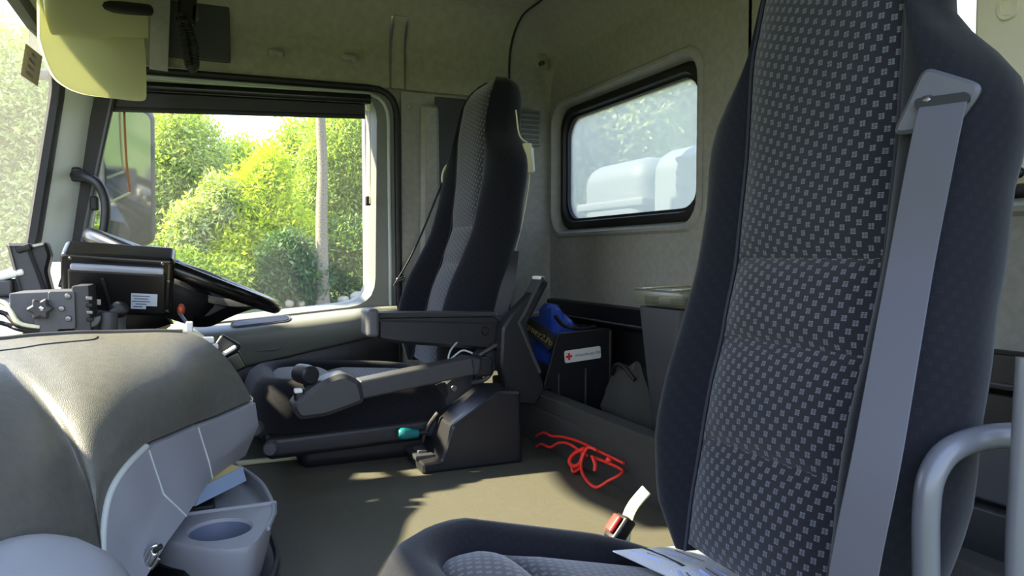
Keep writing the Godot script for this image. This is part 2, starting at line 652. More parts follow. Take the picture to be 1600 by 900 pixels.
	m.prism(soften([Vector2(-0.035, -0.95), Vector2(0.045, -0.95), Vector2(0.035, 0), Vector2(-0.025, 0)], 0.02), Vector3(0.735, 2.26, -2.402), Vector3.RIGHT, Vector3.UP, Vector3(0, 0, 1), 0.03, 0.012)
	part("belt_column", m.done(40), M.trim, bp)
	part("corner_filler", box(Vector3(0.645, 2.25, -2.43), Vector3(0.09, 0.13, 0.03), 0.003), M.trim, bp)
	part("recess_plate", box(Vector3(0.826, 2.119, -2.395), Vector3(0.13, 0.34, 0.008), 0.003), M.mid_plastic, bp)
	m = MB.new()
	m.lathe(PackedVector2Array([Vector2(0.0, 0.004), Vector2(0.008, 0.004), Vector2(0.010, 0)]), Vector3(0.672, 2.249, -2.4), Vector3(0, 0, 1), 14)
	part("screw_cap", m.done(50), M.trim, bp)
	# front: windscreen ring, seal, pane
	var cy := 1.985
	m = MB.new()
	m.ring_plate(on_screen(rrect(2.16, 1.36, 0.01, n), -1.35, 1.93), on_screen(rrect(1.86, 0.67, 0.15, n), -1.35, cy), Vector3(-0.016, 0, 0))
	struct("wall_front", m.done(40), M.trim, "grey surround of the windscreen", "wall")
	var ws := thing("window_1", "windscreen at the left with a black rubber seal", "window")
	ws.set_meta("kind", "structure")
	m = MB.new()
	m.grid([on_screen(rrect(1.872, 0.682, 0.155, n), -1.35, cy, 0.001), on_screen(rrect(1.862, 0.672, 0.15, n), -1.35, cy, 0.009), on_screen(rrect(1.845, 0.652, 0.145, n), -1.35, cy, 0.009), on_screen(rrect(1.83, 0.635, 0.14, n), -1.35, cy, 0.003), on_screen(rrect(1.828, 0.632, 0.14, n), -1.35, cy, -0.02)], true)
	part("window_seal", m.done(40, Vector3(1, 0, 0)), M.rubber, ws)
	m = MB.new()
	var gl := []
	for j in 13:
		var r := PackedVector3Array()
		var z := -2.26 + 1.82 * j / 12.0
		for i in 5:
			var y := 1.67 + 0.70 * i / 4.0
			r.append(Vector3(screen_x(z, y) - 0.012, y, z))
		gl.append(r)
	m.grid(gl)
	part("pane", m.done(60, Vector3(1, 0, 0)), M.hazy, ws)
	# pillar between windscreen and driver door
	m = MB.new()
	var pr := []
	for y in [1.55, 1.8, 2.05, 2.34]:
		var f: float = (y - 1.55) / 0.76
		var xa := screen_x(-2.29, y) + 0.004
		var xb := lerpf(-0.335, -0.222, f)
		pr.append(PackedVector3Array([Vector3(xa - 0.02, y, -2.275), Vector3(xa, y, -2.285), Vector3(xa + 0.015, y, -2.315), Vector3(xb - 0.012, y, -2.372), Vector3(xb, y, -2.385), Vector3(xb, y, -2.45), Vector3(xa - 0.05, y, -2.45)]))
	m.loft(pr)
	var ap := struct("trim_6", m.done(50), M.pillar, "pale grey windscreen pillar beside the driver door", "trim")
	m = MB.new()
	m.lathe(PackedVector2Array([Vector2(0.0, 0.005), Vector2(0.012, 0.005), Vector2(0.017, 0.001), Vector2(0.017, -0.01)]), Vector3(-0.324, 1.975, -2.343), Vector3(0.5, 0, 0.87), 16)
	part("screw_cap", m.done(50), M.pillar, ap)
	# passenger side with its open doorway
	m = MB.new()
	m.ring_plate(lift(rrect(2.04, 1.66, 0.004, n), Vector3(0.23, 1.77, -0.30), Vector3.RIGHT, Vector3.UP), lift(rrect(1.17, 1.36, 0.09, n), Vector3(0.215, 1.68, -0.30), Vector3.RIGHT, Vector3.UP), Vector3(0, 0, 0.05))
	struct("wall_left", m.done(40), M.cab_paint, "painted side of the cab round the open passenger doorway", "wall")
	part("sill_step", box(Vector3(0.215, 1.05, -0.29), Vector3(1.17, 0.1, 0.12), 0.01), M.dark_plastic, get_node("wall_left"))
	# corner panel behind the passenger seat, its cream lightened in place of strong light
	var cp := thing("corner_panel", "cream panel lightened as if strongly lit, behind the passenger seat shoulder, with a moulded hole", "panel")
	m = MB.new()
	m.prism(soften([Vector2(0, 0), Vector2(0.42, 0), Vector2(0.42, 0.55), Vector2(0, 0.55)], 0.015), Vector3(1.085, 1.855, -0.748), Vector3(0, 0, 1), Vector3.UP, Vector3(1, 0, 0), 0.03, 0.008)
	part("panel", m.done(40), M.cream, cp)
	m = MB.new()
	m.tube(lift(rrect(0.024, 0.03, 0.0118, 5), Vector3(1.083, 2.108, -0.694), Vector3(0, 0, 1), Vector3.UP), 0.004, 6, true)
	part("hole_rim", m.done(60), M.cream, cp)
	part("bolt", ball(Vector3(1.083, 1.869, -0.672), Vector3(0.006, 0.008, 0.008), 6), M.black_plastic, cp)
	# riser behind the seats
	m = MB.new()
	var rp := soften([Vector2(0, 0), Vector2(0, 0.098), Vector2(0.006, 0.101), Vector2(0.002, 0.106), Vector2(0.004, 0.143), Vector2(0.05, 0.146), Vector2(0.05, 0)], 0.006)
	m.prism(rp, Vector3(0.888, FLOOR, -2.36), Vector3.RIGHT, Vector3.UP, Vector3(0, 0, 1), 2.03)
	struct("trim_7", m.done(30), M.carpet, "low carpeted riser across the cab behind the seats", "riser")
	# driver door
	build_door()
	part("edge_strip", box(Vector3(0.169, 1.222, -1.969), Vector3(0.20, 0.010, 0.02), 0.003, Basis(Vector3.UP, 0.02)), M.cream_plastic, get_node("floor"))


func build_door() -> void:
	var d := thing("door_1", "grey driver door with wind-down window, sill ledge and black lower panel", "door")
	d.set_meta("kind", "structure")
	var n := 5
	var outer := lift(soften([Vector2(-0.345, 1.50), Vector2(0.626, 1.50), Vector2(0.622, 2.30), Vector2(-0.222, 2.285)], 0.09, n), Vector3(0, 0, -2.405), Vector3.RIGHT, Vector3.UP)
	var inner := lift(soften([Vector2(-0.315, 1.52), Vector2(0.54, 1.602), Vector2(0.552, 2.275), Vector2(-0.205, 2.255)], 0.085, n), Vector3(0, 0, -2.44), Vector3.RIGHT, Vector3.UP)
	var mid := lift(soften([Vector2(-0.320, 1.515), Vector2(0.555, 1.590), Vector2(0.567, 2.285), Vector2(-0.21, 2.265)], 0.088, n), Vector3(0, 0, -2.407), Vector3.RIGHT, Vector3.UP)
	var back := PackedVector3Array()
	for q in inner: back.append(q + Vector3(0, 0, -0.06))
	var ob := PackedVector3Array()
	for q in outer: ob.append(q + Vector3(0, 0, -0.09))
	var m := MB.new()
	m.grid([outer, mid, inner, back, ob], true, true)
	part("window_surround", m.done(35), M.door_frame, d)
	m = MB.new()
	m.tube(lift(soften([Vector2(-0.352, 1.40), Vector2(0.634, 1.30), Vector2(0.630, 2.300), Vector2(-0.224, 2.288)], 0.09, n), Vector3(0, 0, -2.396), Vector3.RIGHT, Vector3.UP), 0.011, 8, true)
	part("door_seal", m.done(60), M.rubber, d)
	m = MB.new()
	m.tube(lift(soften([Vector2(-0.325, 1.46), Vector2(0.606, 1.40), Vector2(0.602, 2.282), Vector2(-0.196, 2.270)], 0.085, n), Vector3(0, 0, -2.400), Vector3.RIGHT, Vector3.UP), 0.006, 8, true)
	part("inner_seal", m.done(60), M.pillar, d)
	m = MB.new()
	m.strap(curve([Vector3(-0.311, 1.765, -2.385), Vector3(-0.262, 2, -2.385), Vector3(-0.216, 2.208, -2.385)], 6), Vector3(1, 0, 0), 0.052, 0.02)
	part("front_seal", m.done(40), M.rubber, d)
	m = MB.new()
	m.tube(curve([Vector3(-0.289, 1.765, -2.373), Vector3(-0.242, 2, -2.373), Vector3(-0.199, 2.207, -2.373)], 6), 0.004, 6)
	part("seal_bead", m.done(60), M.grey_plastic, d)
	m = MB.new()
	m.prism(soften([Vector2(-0.325, 1.50), Vector2(0.56, 1.58), Vector2(0.57, 2.285), Vector2(-0.22, 2.265)], 0.08, n), Vector3(0, 0, -2.478), Vector3.RIGHT, Vector3.UP, Vector3(0, 0, -1), 0.005)
	part("pane", m.done(30), M.dusty, d, "dusty wind-down window pane")
	# ledge and panel under the window
	var rows := []
	var low := []
	for i in 12:
		var x := lerpf(-0.36, 0.622, i / 11.0)
		var ys := 1.545 + 0.085 * (x - 0.07)
		var e := clampf((0.60 - x) / 0.10, 0.0, 1.0)
		e = 0.35 + 0.65 * e * e * (3 - 2 * e)
		var lo := 1.385 + 0.19 * x + 0.0
		rows.append(PackedVector3Array([Vector3(x, ys + 0.004, -2.445), Vector3(x, ys, -2.43), Vector3(x, ys - 0.008, -2.40 + 0.05 * e), Vector3(x, ys - 0.022, -2.40 + 0.078 * e), Vector3(x, ys - 0.045, -2.40 + 0.09 * e), Vector3(x, ys - 0.075, -2.40 + 0.08 * e), Vector3(x, lo + 0.01, -2.40 + 0.06 * e), Vector3(x, lo, -2.40 + 0.045 * e), Vector3(x, lo - 0.01, -2.42)]))
		low.append(PackedVector3Array([Vector3(x, lo + 0.01, -2.41), Vector3(x, lo, -2.405 + 0.03 * e), Vector3(x, lo - 0.05, -2.39 + 0.03 * e), Vector3(x, 1.0, -2.39 + 0.03 * e), Vector3(x, 0.98, -2.47)]))
	m = MB.new()
	m.grid(rows)
	part("upper_panel", m.done(50, Vector3(0, 0.3, 1)), M.door_frame, d, "grey upper door panel with ledge")
	m = MB.new()
	m.grid(low)
	part("lower_panel", m.done(50, Vector3(0, 0.3, 1)), M.black_plastic, d, "black lower door panel")
	part("outer_skin", box(Vector3(0.13, 1.25, -2.49), Vector3(0.98, 0.56, 0.03), 0.008), M.cab_paint, d)
	# grip slot in the ledge and the pull recess below it
	m = MB.new()
	m.prism(rrect(0.165, 0.030, 0.0145, 6), Vector3(0.19, 1.55, -2.355), Vector3(0.996, 0.085, 0), Vector3(0, 0.45, -0.89), Vector3(0, 0.89, 0.45), 0.003, 0.001)
	part("grip_slot", m.done(40), M.black_plastic, d, "dark grip slot in the ledge")
	m = MB.new()
	m.tube(lift(rrect(0.172, 0.036, 0.0175, 6), Vector3(0.19, 1.55, -2.354), Vector3(0.996, 0.085, 0), Vector3(0, 0.45, -0.89)), 0.003, 6, true)
	part("slot_rim", m.done(60), M.grey_plastic, d)
	m = MB.new()
	m.prism(soften([Vector2(-0.07, -0.012), Vector2(0.045, -0.022), Vector2(0.075, 0.02), Vector2(-0.06, 0.016)], 0.018), Vector3(0.198, 1.478, -2.332), Vector3(0.995, 0.1, 0), Vector3.UP, Vector3(0, 0, 1), 0.006, 0.003)
	part("door_pull", m.done(40), M.grey_plastic, d, "moulded oval door pull")
	# roller blind at the top of the window
	var b := thing("roller_blind", "black roller blind across the top of the driver door window", "blind")
	m = MB.new()
	m.tube(PackedVector3Array([Vector3(-0.241, 2.235, -2.385), Vector3(0.538, 2.258, -2.385)]), 0.017, 12)
	part("roller", m.done(50), M.gloss_black, b)
	m = MB.new()
	m.strap(PackedVector3Array([Vector3(-0.243, 2.189, -2.39), Vector3(0.522, 2.224, -2.39)]), Vector3.UP, 0.058, 0.004)
	part("blind_cloth", m.done(40), M.black_plastic, b)
	part("end_bracket", box(Vector3(0.533, 2.242, -2.39), Vector3(0.012, 0.035, 0.02), 0.003), M.cream_plastic, b, "pale end bracket")
	part("bottom_bar", pipe(PackedVector3Array([Vector3(-0.243, 2.171, -2.388), Vector3(0.521, 2.205, -2.388)]), 0.004, 8), M.rubber, b)
	var c := thing("blind_cord", "thin pale cord hanging down the rear edge of the door window", "cord")
	part("cord", pipe(curve([Vector3(0.536, 2.229, -2.385), Vector3(0.538, 2.084, -2.385), Vector3(0.535, 1.922, -2.385)], 6), 0.0016, 6), M.cream_plastic, c)
	part("cord_clip", box(Vector3(0.532, 1.931, -2.4), Vector3(0.016, 0.03, 0.02), 0.003), M.rubber, c, "black cord clip")
	var o := thing("orange_cord", "orange cord hanging at the front of the door window", "cord")
	part("cord", pipe(curve([Vector3(-0.174, 2.197, -2.42), Vector3(-0.173, 2.095, -2.42), Vector3(-0.17, 2.008, -2.42), Vector3(-0.163, 1.934, -2.42)], 6), 0.0032, 8), M.orange, o)
	part("hook", ball(Vector3(-0.174, 2.197, -2.42), Vector3(0.008, 0.006, 0.008), 6), M.black_plastic, o)
	part("toggle_rod", pipe(PackedVector3Array([Vector3(-0.214, 1.905, -2.4), Vector3(-0.163, 1.936, -2.42)]), 0.0035, 8), M.cream_plastic, o)


# ---------- seats ----------
func table(t: Array, y: float) -> float:
	for i in range(1, t.size()):
		if y <= t[i][0]:
			var f := smoothstep(0.0, 1.0, (y - t[i - 1][0]) / (t[i][0] - t[i - 1][0]))
			f = lerpf((y - t[i - 1][0]) / (t[i][0] - t[i - 1][0]), f, 0.35)
			return lerpf(t[i - 1][1], t[i][1], f)
	return t[-1][1]

const SPINE := [[1.34, 0.622], [1.40, 0.630], [1.50, 0.648], [1.55, 0.658], [1.65, 0.684], [1.75, 0.706], [1.9, 0.722], [2.0, 0.727], [2.11, 0.740], [2.2, 0.752]]
const HALF := [[1.34, 0.150], [1.37, 0.178], [1.40, 0.200], [1.45, 0.212], [1.5, 0.218], [1.6, 0.212], [1.7, 0.207], [1.82, 0.208], [1.88, 0.217], [1.915, 0.215], [1.945, 0.203], [1.975, 0.178], [2.0, 0.152], [2.025, 0.130], [2.05, 0.124], [2.1, 0.123], [2.14, 0.118], [2.165, 0.105], [2.18, 0.08], [2.188, 0.045]]
const AMP := [[1.34, 0.006], [1.42, 0.030], [1.5, 0.045], [1.6, 0.045], [1.7, 0.034], [1.85, 0.020], [1.95, 0.012], [2.05, 0.006], [2.19, 0.002]]
const THICK := [[2.06, 1.0], [2.12, 0.92], [2.16, 0.74], [2.18, 0.5], [2.188, 0.3]]
const SEAMS := [1.35, 1.50, 1.638, 1.747, 2.17]

var lean := 0.0
var wing := 1.0

func seat_point(y: float, w: float, d: float) -> Vector3:
	var k := 1.0 if y < 2.06 else table(THICK, y)
	return Vector3(table(SPINE, y) - lean * maxf(0.0, 1.72 - y) + 0.06 + (d - 0.06) * k, y, w)

func panel_half(y: float) -> float:
	return minf(0.121, table(HALF, y) - 0.006)

func backrest(t: Node3D, at: Vector3) -> void:
	var back_parts := {}
	if true:
		var ys := []
		var y := 1.34
		while y < 2.06:
			ys.append(y)
			y += 0.03
		for q in [2.06, 2.08, 2.10, 2.12, 2.14, 2.155, 2.165, 2.173, 2.18, 2.185, 2.188]: ys.append(q)
		for s in [-1.0, 1.0]:
			var rows := []
			for yy in ys:
				var hw := table(HALF, yy)
				var pe := panel_half(yy)
				var a := table(AMP, yy) * (wing if s < 0.0 else minf(wing, 1.0))
				var b := hw - pe
				var sec := [seat_point(yy, s * (pe - 0.006), 0.02), seat_point(yy, s * (pe - 0.001), 0.002), seat_point(yy, s * (pe + 0.22 * b), -a * 0.75), seat_point(yy, s * (pe + 0.5 * b), -a), seat_point(yy, s * (pe + 0.82 * b), -a * 0.35 + 0.004), seat_point(yy, s * (hw - 0.001), 0.030), seat_point(yy, s * hw, 0.062), seat_point(yy, s * (hw - 0.018), 0.098), seat_point(yy, s * hw * 0.6, 0.122), seat_point(yy, 0.0, 0.128)]
				rows.append(curve(sec, 3))
			var m := MB.new()
			m.grid(rows)
			back_parts["side_bolster" + ("" if s < 0 else "_001")] = [m.done(70, Vector3(-0.2, 0, s)), M.bolster]
			var edge := []
			for yy in ys: edge.append(seat_point(yy, s * panel_half(yy), -0.001))
			back_parts["piping" + ("" if s < 0 else "_001")] = [pipe(PackedVector3Array(edge), 0.0022, 6), M.piping]
		for k in 4:
			var rows := []
			var cnt := 10 if k < 3 else 26
			for i in cnt + 1:
				var f := float(i) / cnt
				var yy: float = lerpf(SEAMS[k], SEAMS[k + 1], f)
				var puff := 0.011 * pow(minf(1.0, minf(f, 1.0 - f) * (4.0 if k < 3 else 9.0)), 0.5)
				var row := PackedVector3Array()
				for j in 17:
					var u := j / 8.0 - 1.0
					var cw := 1.0 - pow(absf(u), 6.0)
					row.append(seat_point(yy, u * panel_half(yy), 0.003 - puff * cw - 0.006 * (1.0 - u * u)))
				rows.append(row)
			var m := MB.new()
			m.grid(rows)
			back_parts["back_panel" + ("" if k == 0 else "_%03d" % k)] = [m.done(60, Vector3(-1, 0, 0)), M.fabric]
	for k in back_parts:
		var o := part(k, back_parts[k][0], back_parts[k][1], t)
		o.position = at

func cushion(t: Node3D, x0: float, x1: float, top: float, cz: float, hp: float, hw: float, seam: float, slope: float) -> void:
	var sag := func(x: float) -> float: return -slope * maxf(0.0, x - (x0 + 0.145))
	var rings := []
	for s in [[-0.135, 0.05], [-0.13, 0.02], [-0.10, 0.004], [-0.06, 0.0], [-0.02, 0.004], [0.008, 0.016], [0.022, 0.034], [0.024, 0.050], [0.014, 0.070], [-0.012, 0.082]]:
		var ring := PackedVector3Array()
		for q in rrect(x1 - x0 - 2.0 * s[1], 2.0 * (hw - s[1]), 0.135 - 0.6 * s[1], 8):
			var x: float = (x0 + x1) * 0.5 + q.x
			ring.append(Vector3(x, top + s[0] + sag.call(x), cz + q.y))
		rings.append(ring)
	var m := MB.new()
	m.loft(rings)
	part("cushion_side", m.done(70), M.bolster, t)
	var i := 0
	var f0 := x0 + 0.05
	for seg in [[f0, seam], [seam, x1 - 0.05]]:
		var rows := []
		for k in 17:
			var f := k / 16.0
			var x: float = lerpf(seg[0], seg[1], f)
			var w := hp
			if x < x0 + 0.14: w = hp - 0.085 + 0.085 * sqrt(maxf(0.0, 1.0 - pow((x0 + 0.14 - x) / 0.09, 2.0)))
			var row := PackedVector3Array()
			for j in 21:
				var u := j / 10.0 - 1.0
				var e := minf(1.0, minf(f, 1.0 - f) * (6.0 if i == 1 else 4.0))
				if i == 0 and f > 0.5: e = minf(1.0, (1.0 - f) * 6.0)
				var up := 0.020 * sqrt(clampf(e, 0.0, 1.0)) * (1.0 - pow(absf(u), 5.0)) + 0.006 * (1.0 - u * u)
				var roll := 0.0
				if x < x0 + 0.11: roll = -0.022 * pow((x0 + 0.11 - x) / 0.06, 2.0)
				row.append(Vector3(x, top - 0.010 + up + roll + sag.call(x), cz + u * w))
			rows.append(row)
		m = MB.new()
		m.grid(rows)
		part("cushion_panel", m.done(60, Vector3.UP), M.fabric, t)
		i += 1
	part("seat_base", box(Vector3((x0 + x1) * 0.5 + 0.05, (top - 0.12 + FLOOR) * 0.5, cz), Vector3(x1 - x0 - 0.12, top - 0.11 - FLOOR, hw * 1.7), 0.03, Basis(), 2), M.dark_plastic, t)

func build_seats() -> void:
	# passenger seat
	var t := thing("passenger_seat", "dark patterned passenger seat in the foreground with a grey seat belt", "seat")
	backrest(t, Vector3(0, 0, -0.70))
	cushion(t, 0.195, 0.68, 1.363, -0.70, 0.205, 0.285, 0.38, 0.26)
	var m := MB.new()
	var bn := Vector3(-0.93, 0, 0.37).normalized()
	var bx := Vector3(0.37, 0, 0.93).normalized()
	var by := Vector3(0.10, 0.995, 0)
	var gp := soften([Vector2(-0.014, 0.036), Vector2(0.038, 0.010), Vector2(0.040, 0.0), Vector2(0.020, -0.033), Vector2(-0.040, -0.034)], 0.012)
	m.prism(gp, Vector3(0.712, 1.912, -0.525), bx, by, bn, 0.012, 0.004)
	var g := part("belt_guide", m.done(40), M.grey_plastic, t, "grey plastic belt guide plate")
	m = MB.new()
	m.prism(rrect(0.050, 0.012, 0.005, 4), Vector3(0.7, 1.907, -0.512), bx, (by - bx * 0.18).normalized(), bn, 0.003)
	part("belt_slot", m.done(40), M.rubber, g)
	part("slot_roller", ball(Vector3(0.698, 1.91, -0.527), Vector3(0.007, 0.006, 0.009), 6), M.steel, g)
	m = MB.new()
	m.strap(curve([Vector3(0.701, 1.905, -0.511), Vector3(0.694, 1.895, -0.509), Vector3(0.685, 1.853, -0.511), Vector3(0.672, 1.75, -0.52), Vector3(0.628, 1.65, -0.503), Vector3(0.588, 1.557, -0.488), Vector3(0.575, 1.477, -0.494), Vector3(0.57, 1.406, -0.502)], 5), Vector3(0.36, 0, 0.93), 0.044, 0.0018)
	part("seat_belt", m.done(30), M.webbing, t, "grey seat belt webbing")
	m = MB.new()
	m.strap(curve([Vector3(0.655, 1.379, -0.965), Vector3(0.637, 1.353, -0.975), Vector3(0.629, 1.33, -0.98), Vector3(0.623, 1.291, -0.98)], 5), Vector3(0.6, 0.5, 0.6), 0.018, 0.006)
	part("adjuster_lever", m.done(40), M.cream_plastic, t, "pale curved adjuster lever")
	part("belt_buckle", box(Vector3(0.618, 1.314, -0.985), Vector3(0.024, 0.046, 0.03), 0.005, Basis(Vector3(0, 0, 1), -0.7)), M.black_plastic, t, "black belt buckle")
	part("release_button", box(Vector3(0.606, 1.326, -0.985), Vector3(0.008, 0.030, 0.018), 0.003, Basis(Vector3(0, 0, 1), -0.7)), M.red_plastic, t, "red buckle release button")
	settle(t, Vector3(0.45, FLOOR, -0.70))
	# driver seat
	t = thing("driver_seat", "dark driver seat beyond the cab floor, with raised armrest", "seat")
	lean = 0.12
	wing = 1.7
	backrest(t, Vector3(0.04, 0.09, -2.06))
	cushion(t, 0.125, 0.66, 1.420, -2.06, 0.185, 0.235, 0.36, 0.08)
	m = MB.new()
	m.rbox(Vector3(0.354, 1.293, -1.84) + Vector3(0.03, 0, -0.2), Vector3(0.46, 0.055, 0.44), 0.015, Basis(Vector3(0, 0, 1), 0.03), 2)
	part("side_skirt", m.done(50), M.dark_plastic, t)
	# armrest
	m = MB.new()
	var ap := soften([Vector2(0, 0), Vector2(0.065, -0.012), Vector2(0.22, -0.030), Vector2(0.335, -0.044), Vector2(0.348, 0.02), Vector2(0.32, 0.055), Vector2(0.0, 0.062)], 0.012)
	m.prism(ap, Vector3(0.419, 1.54, -1.86), Vector3.RIGHT, Vector3.UP, Vector3(0, 0, 1), 0.065, 0.008)
	var ar := part("armrest", m.done(40), M.dark_plastic, t, "raised dark armrest")
	m = MB.new()
	m.prism(soften([Vector2(-0.004, 0.045), Vector2(0.352, 0.024), Vector2(0.322, 0.062), Vector2(-0.002, 0.07)], 0.008), Vector3(0.42, 1.539, -1.865), Vector3.RIGHT, Vector3.UP, Vector3(0, 0, 1), 0.075, 0.008)
	part("armrest_pad", m.done(40), M.mid_plastic, ar)
	part("end_cap", box(Vector3(0.407, 1.584, -1.826), Vector3(0.03, 0.07, 0.085), 0.01, Basis(), 2), M.grey_plastic, ar)
	m = MB.new()
	m.lathe(PackedVector2Array([Vector2(0.0, 0.004), Vector2(0.010, 0.004), Vector2(0.012, 0.0)]), Vector3(0.707, 1.552, -1.795), Vector3(0, 0, 1), 16)
	part("pivot_screw", m.done(40), M.black_plastic, ar)
	# belt on the door side
	m = MB.new()
	m.strap(curve([Vector3(0.764, 2.025, -2.28), Vector3(0.73, 1.938, -2.29), Vector3(0.692, 1.834, -2.31), Vector3(0.652, 1.74, -2.33), Vector3(0.605, 1.654, -2.35)], 5), Vector3(0.42, 0.1, -0.9), 0.044, 0.002)
	part("seat_belt", m.done(30), M.webbing, t, "grey seat belt webbing")
	m = MB.new()
	m.tube(curve([Vector3(0.743, 1.992, -2.262), Vector3(0.747, 2.023, -2.262), Vector3(0.762, 2.044, -2.262), Vector3(0.769, 2.019, -2.262), Vector3(0.758, 1.99, -2.262)], 4, true), 0.004, 8, true)
	part("belt_loop", m.done(60), M.cream_plastic, t, "pale belt guide loop")
	part("belt_anchor", box(Vector3(0.624, 1.677, -2.34), Vector3(0.03, 0.014, 0.012), 0.004, Basis(Vector3(0, 0, 1), 0.4)), M.chrome, t, "shiny belt anchor")
	# lower back shell, knobs and the recliner bracket
	m = MB.new()
	m.strap(curve([Vector3(0.81, 1.759, -1.9), Vector3(0.788, 1.679, -1.88), Vector3(0.748, 1.537, -1.88), Vector3(0.728, 1.44, -1.88)], 5), Vector3(1, 0.25, 0.25), 0.075, 0.05)
	part("back_shell", m.done(50), M.dark_plastic, t)
	for q in [[Vector3(0.169, 1.292, -1.8), 0.018], [Vector3(0.138, 1.334, -1.83), 0.017]]:
		m = MB.new()
		m.lathe(PackedVector2Array([Vector2(0.0, 0.03), Vector2(q[1] * 0.8, 0.03), Vector2(q[1], 0.022), Vector2(q[1], 0.0), Vector2(0.0, 0.0)]), q[0] + Vector3(0, 0, -0.03), Vector3(-0.3, 0, 0.95).normalized(), 16)
		part("adjuster_knob", m.done(40), M.grey_plastic, t, "round grey adjuster knob")
	m = MB.new()
	m.prism(soften([Vector2(-0.09, -0.06), Vector2(-0.055, -0.01), Vector2(-0.02, 0.035), Vector2(0.03, 0.075), Vector2(0.09, 0.085), Vector2(0.085, 0.02), Vector2(0.035, -0.045), Vector2(-0.05, -0.09)], 0.02), Vector3(0.619, 1.356, -1.9), Vector3.RIGHT, Vector3.UP, Vector3(0, 0, 1), 0.03, 0.006)
	var rb := part("recliner_bracket", m.done(40), M.mid_plastic, t)
	m = MB.new()
	m.prism(soften([Vector2(-0.035, -0.01), Vector2(-0.015, 0.035), Vector2(0.02, 0.045), Vector2(0.028, 0.005), Vector2(-0.005, -0.025)], 0.01), Vector3(0.6, 1.368, -1.868), Vector3.RIGHT, Vector3.UP, Vector3(0, 0, 1), 0.003)
	part("bracket_recess", m.done(40), M.rubber, rb)
	m = MB.new()
	m.lathe(PackedVector2Array([Vector2(0.0, 0.006), Vector2(0.008, 0.006), Vector2(0.010, 0.0)]), Vector3(0.644, 1.392, -1.87), Vector3(0, 0, 1), 12)
	part("bracket_bolt", m.done(40), M.steel, rb)
	settle(t, Vector3(0.45, FLOOR, -2.06))
	# papers on the passenger cushion
	var pp := [[[Vector3(0.534, 1.334, -0.869), Vector3(0.73, 1.283, -0.952), Vector3(0.775, 1.271, -0.851), Vector3(0.604, 1.316, -0.72), Vector3(0.597, 1.318, -0.832)], "open white paper with blue print on the passenger seat cushion, the rear sheet"], [[Vector3(0.591, 1.324, -0.811), Vector3(0.696, 1.297, -0.858), Vector3(0.73, 1.288, -0.758), Vector3(0.556, 1.333, -0.619), Vector3(0.527, 1.341, -0.705)], "white paper with blue print nearest the camera on the passenger seat"]]
	var n := 0
	for q in pp:
		var pt := thing("paper_sheet", q[1], "paper", "papers on the passenger seat")
		m = MB.new()
		var up := Vector3(0, 0.0015, 0)
		var base := PackedVector3Array()
		for v in q[0]: base.append(v + Vector3(0, 0.002 * sin(v.x * 40.0), 0))
		for k in range(1, base.size() - 1):
			m.tri(base[0] + up, base[k] + up, base[k + 1] + up)
			m.tri(base[0], base[k + 1], base[k])
		for k in base.size():
			var k1 := (k + 1) % base.size()
			m.quad(base[k], base[k1], base[k1] + up, base[k] + up)
		part("sheet", m.done(30), M.paper, pt)
		for l in 6:
			var f := 0.12 + 0.13 * l
			var a := base[0].lerp(base[4], 0.15 + 0.1 * (l % 2)).lerp(base[1].lerp(base[2], 0.2), f)
			var b := base[0].lerp(base[4], 0.7).lerp(base[1].lerp(base[2], 0.75), f)
			part("print_line", pipe(PackedVector3Array([a + up * 1.2, b + up * 1.2]), 0.0010 if l % 3 else 0.0025, 4), M.blue_print if l % 3 != 1 else M.ink, pt)
		n += 1


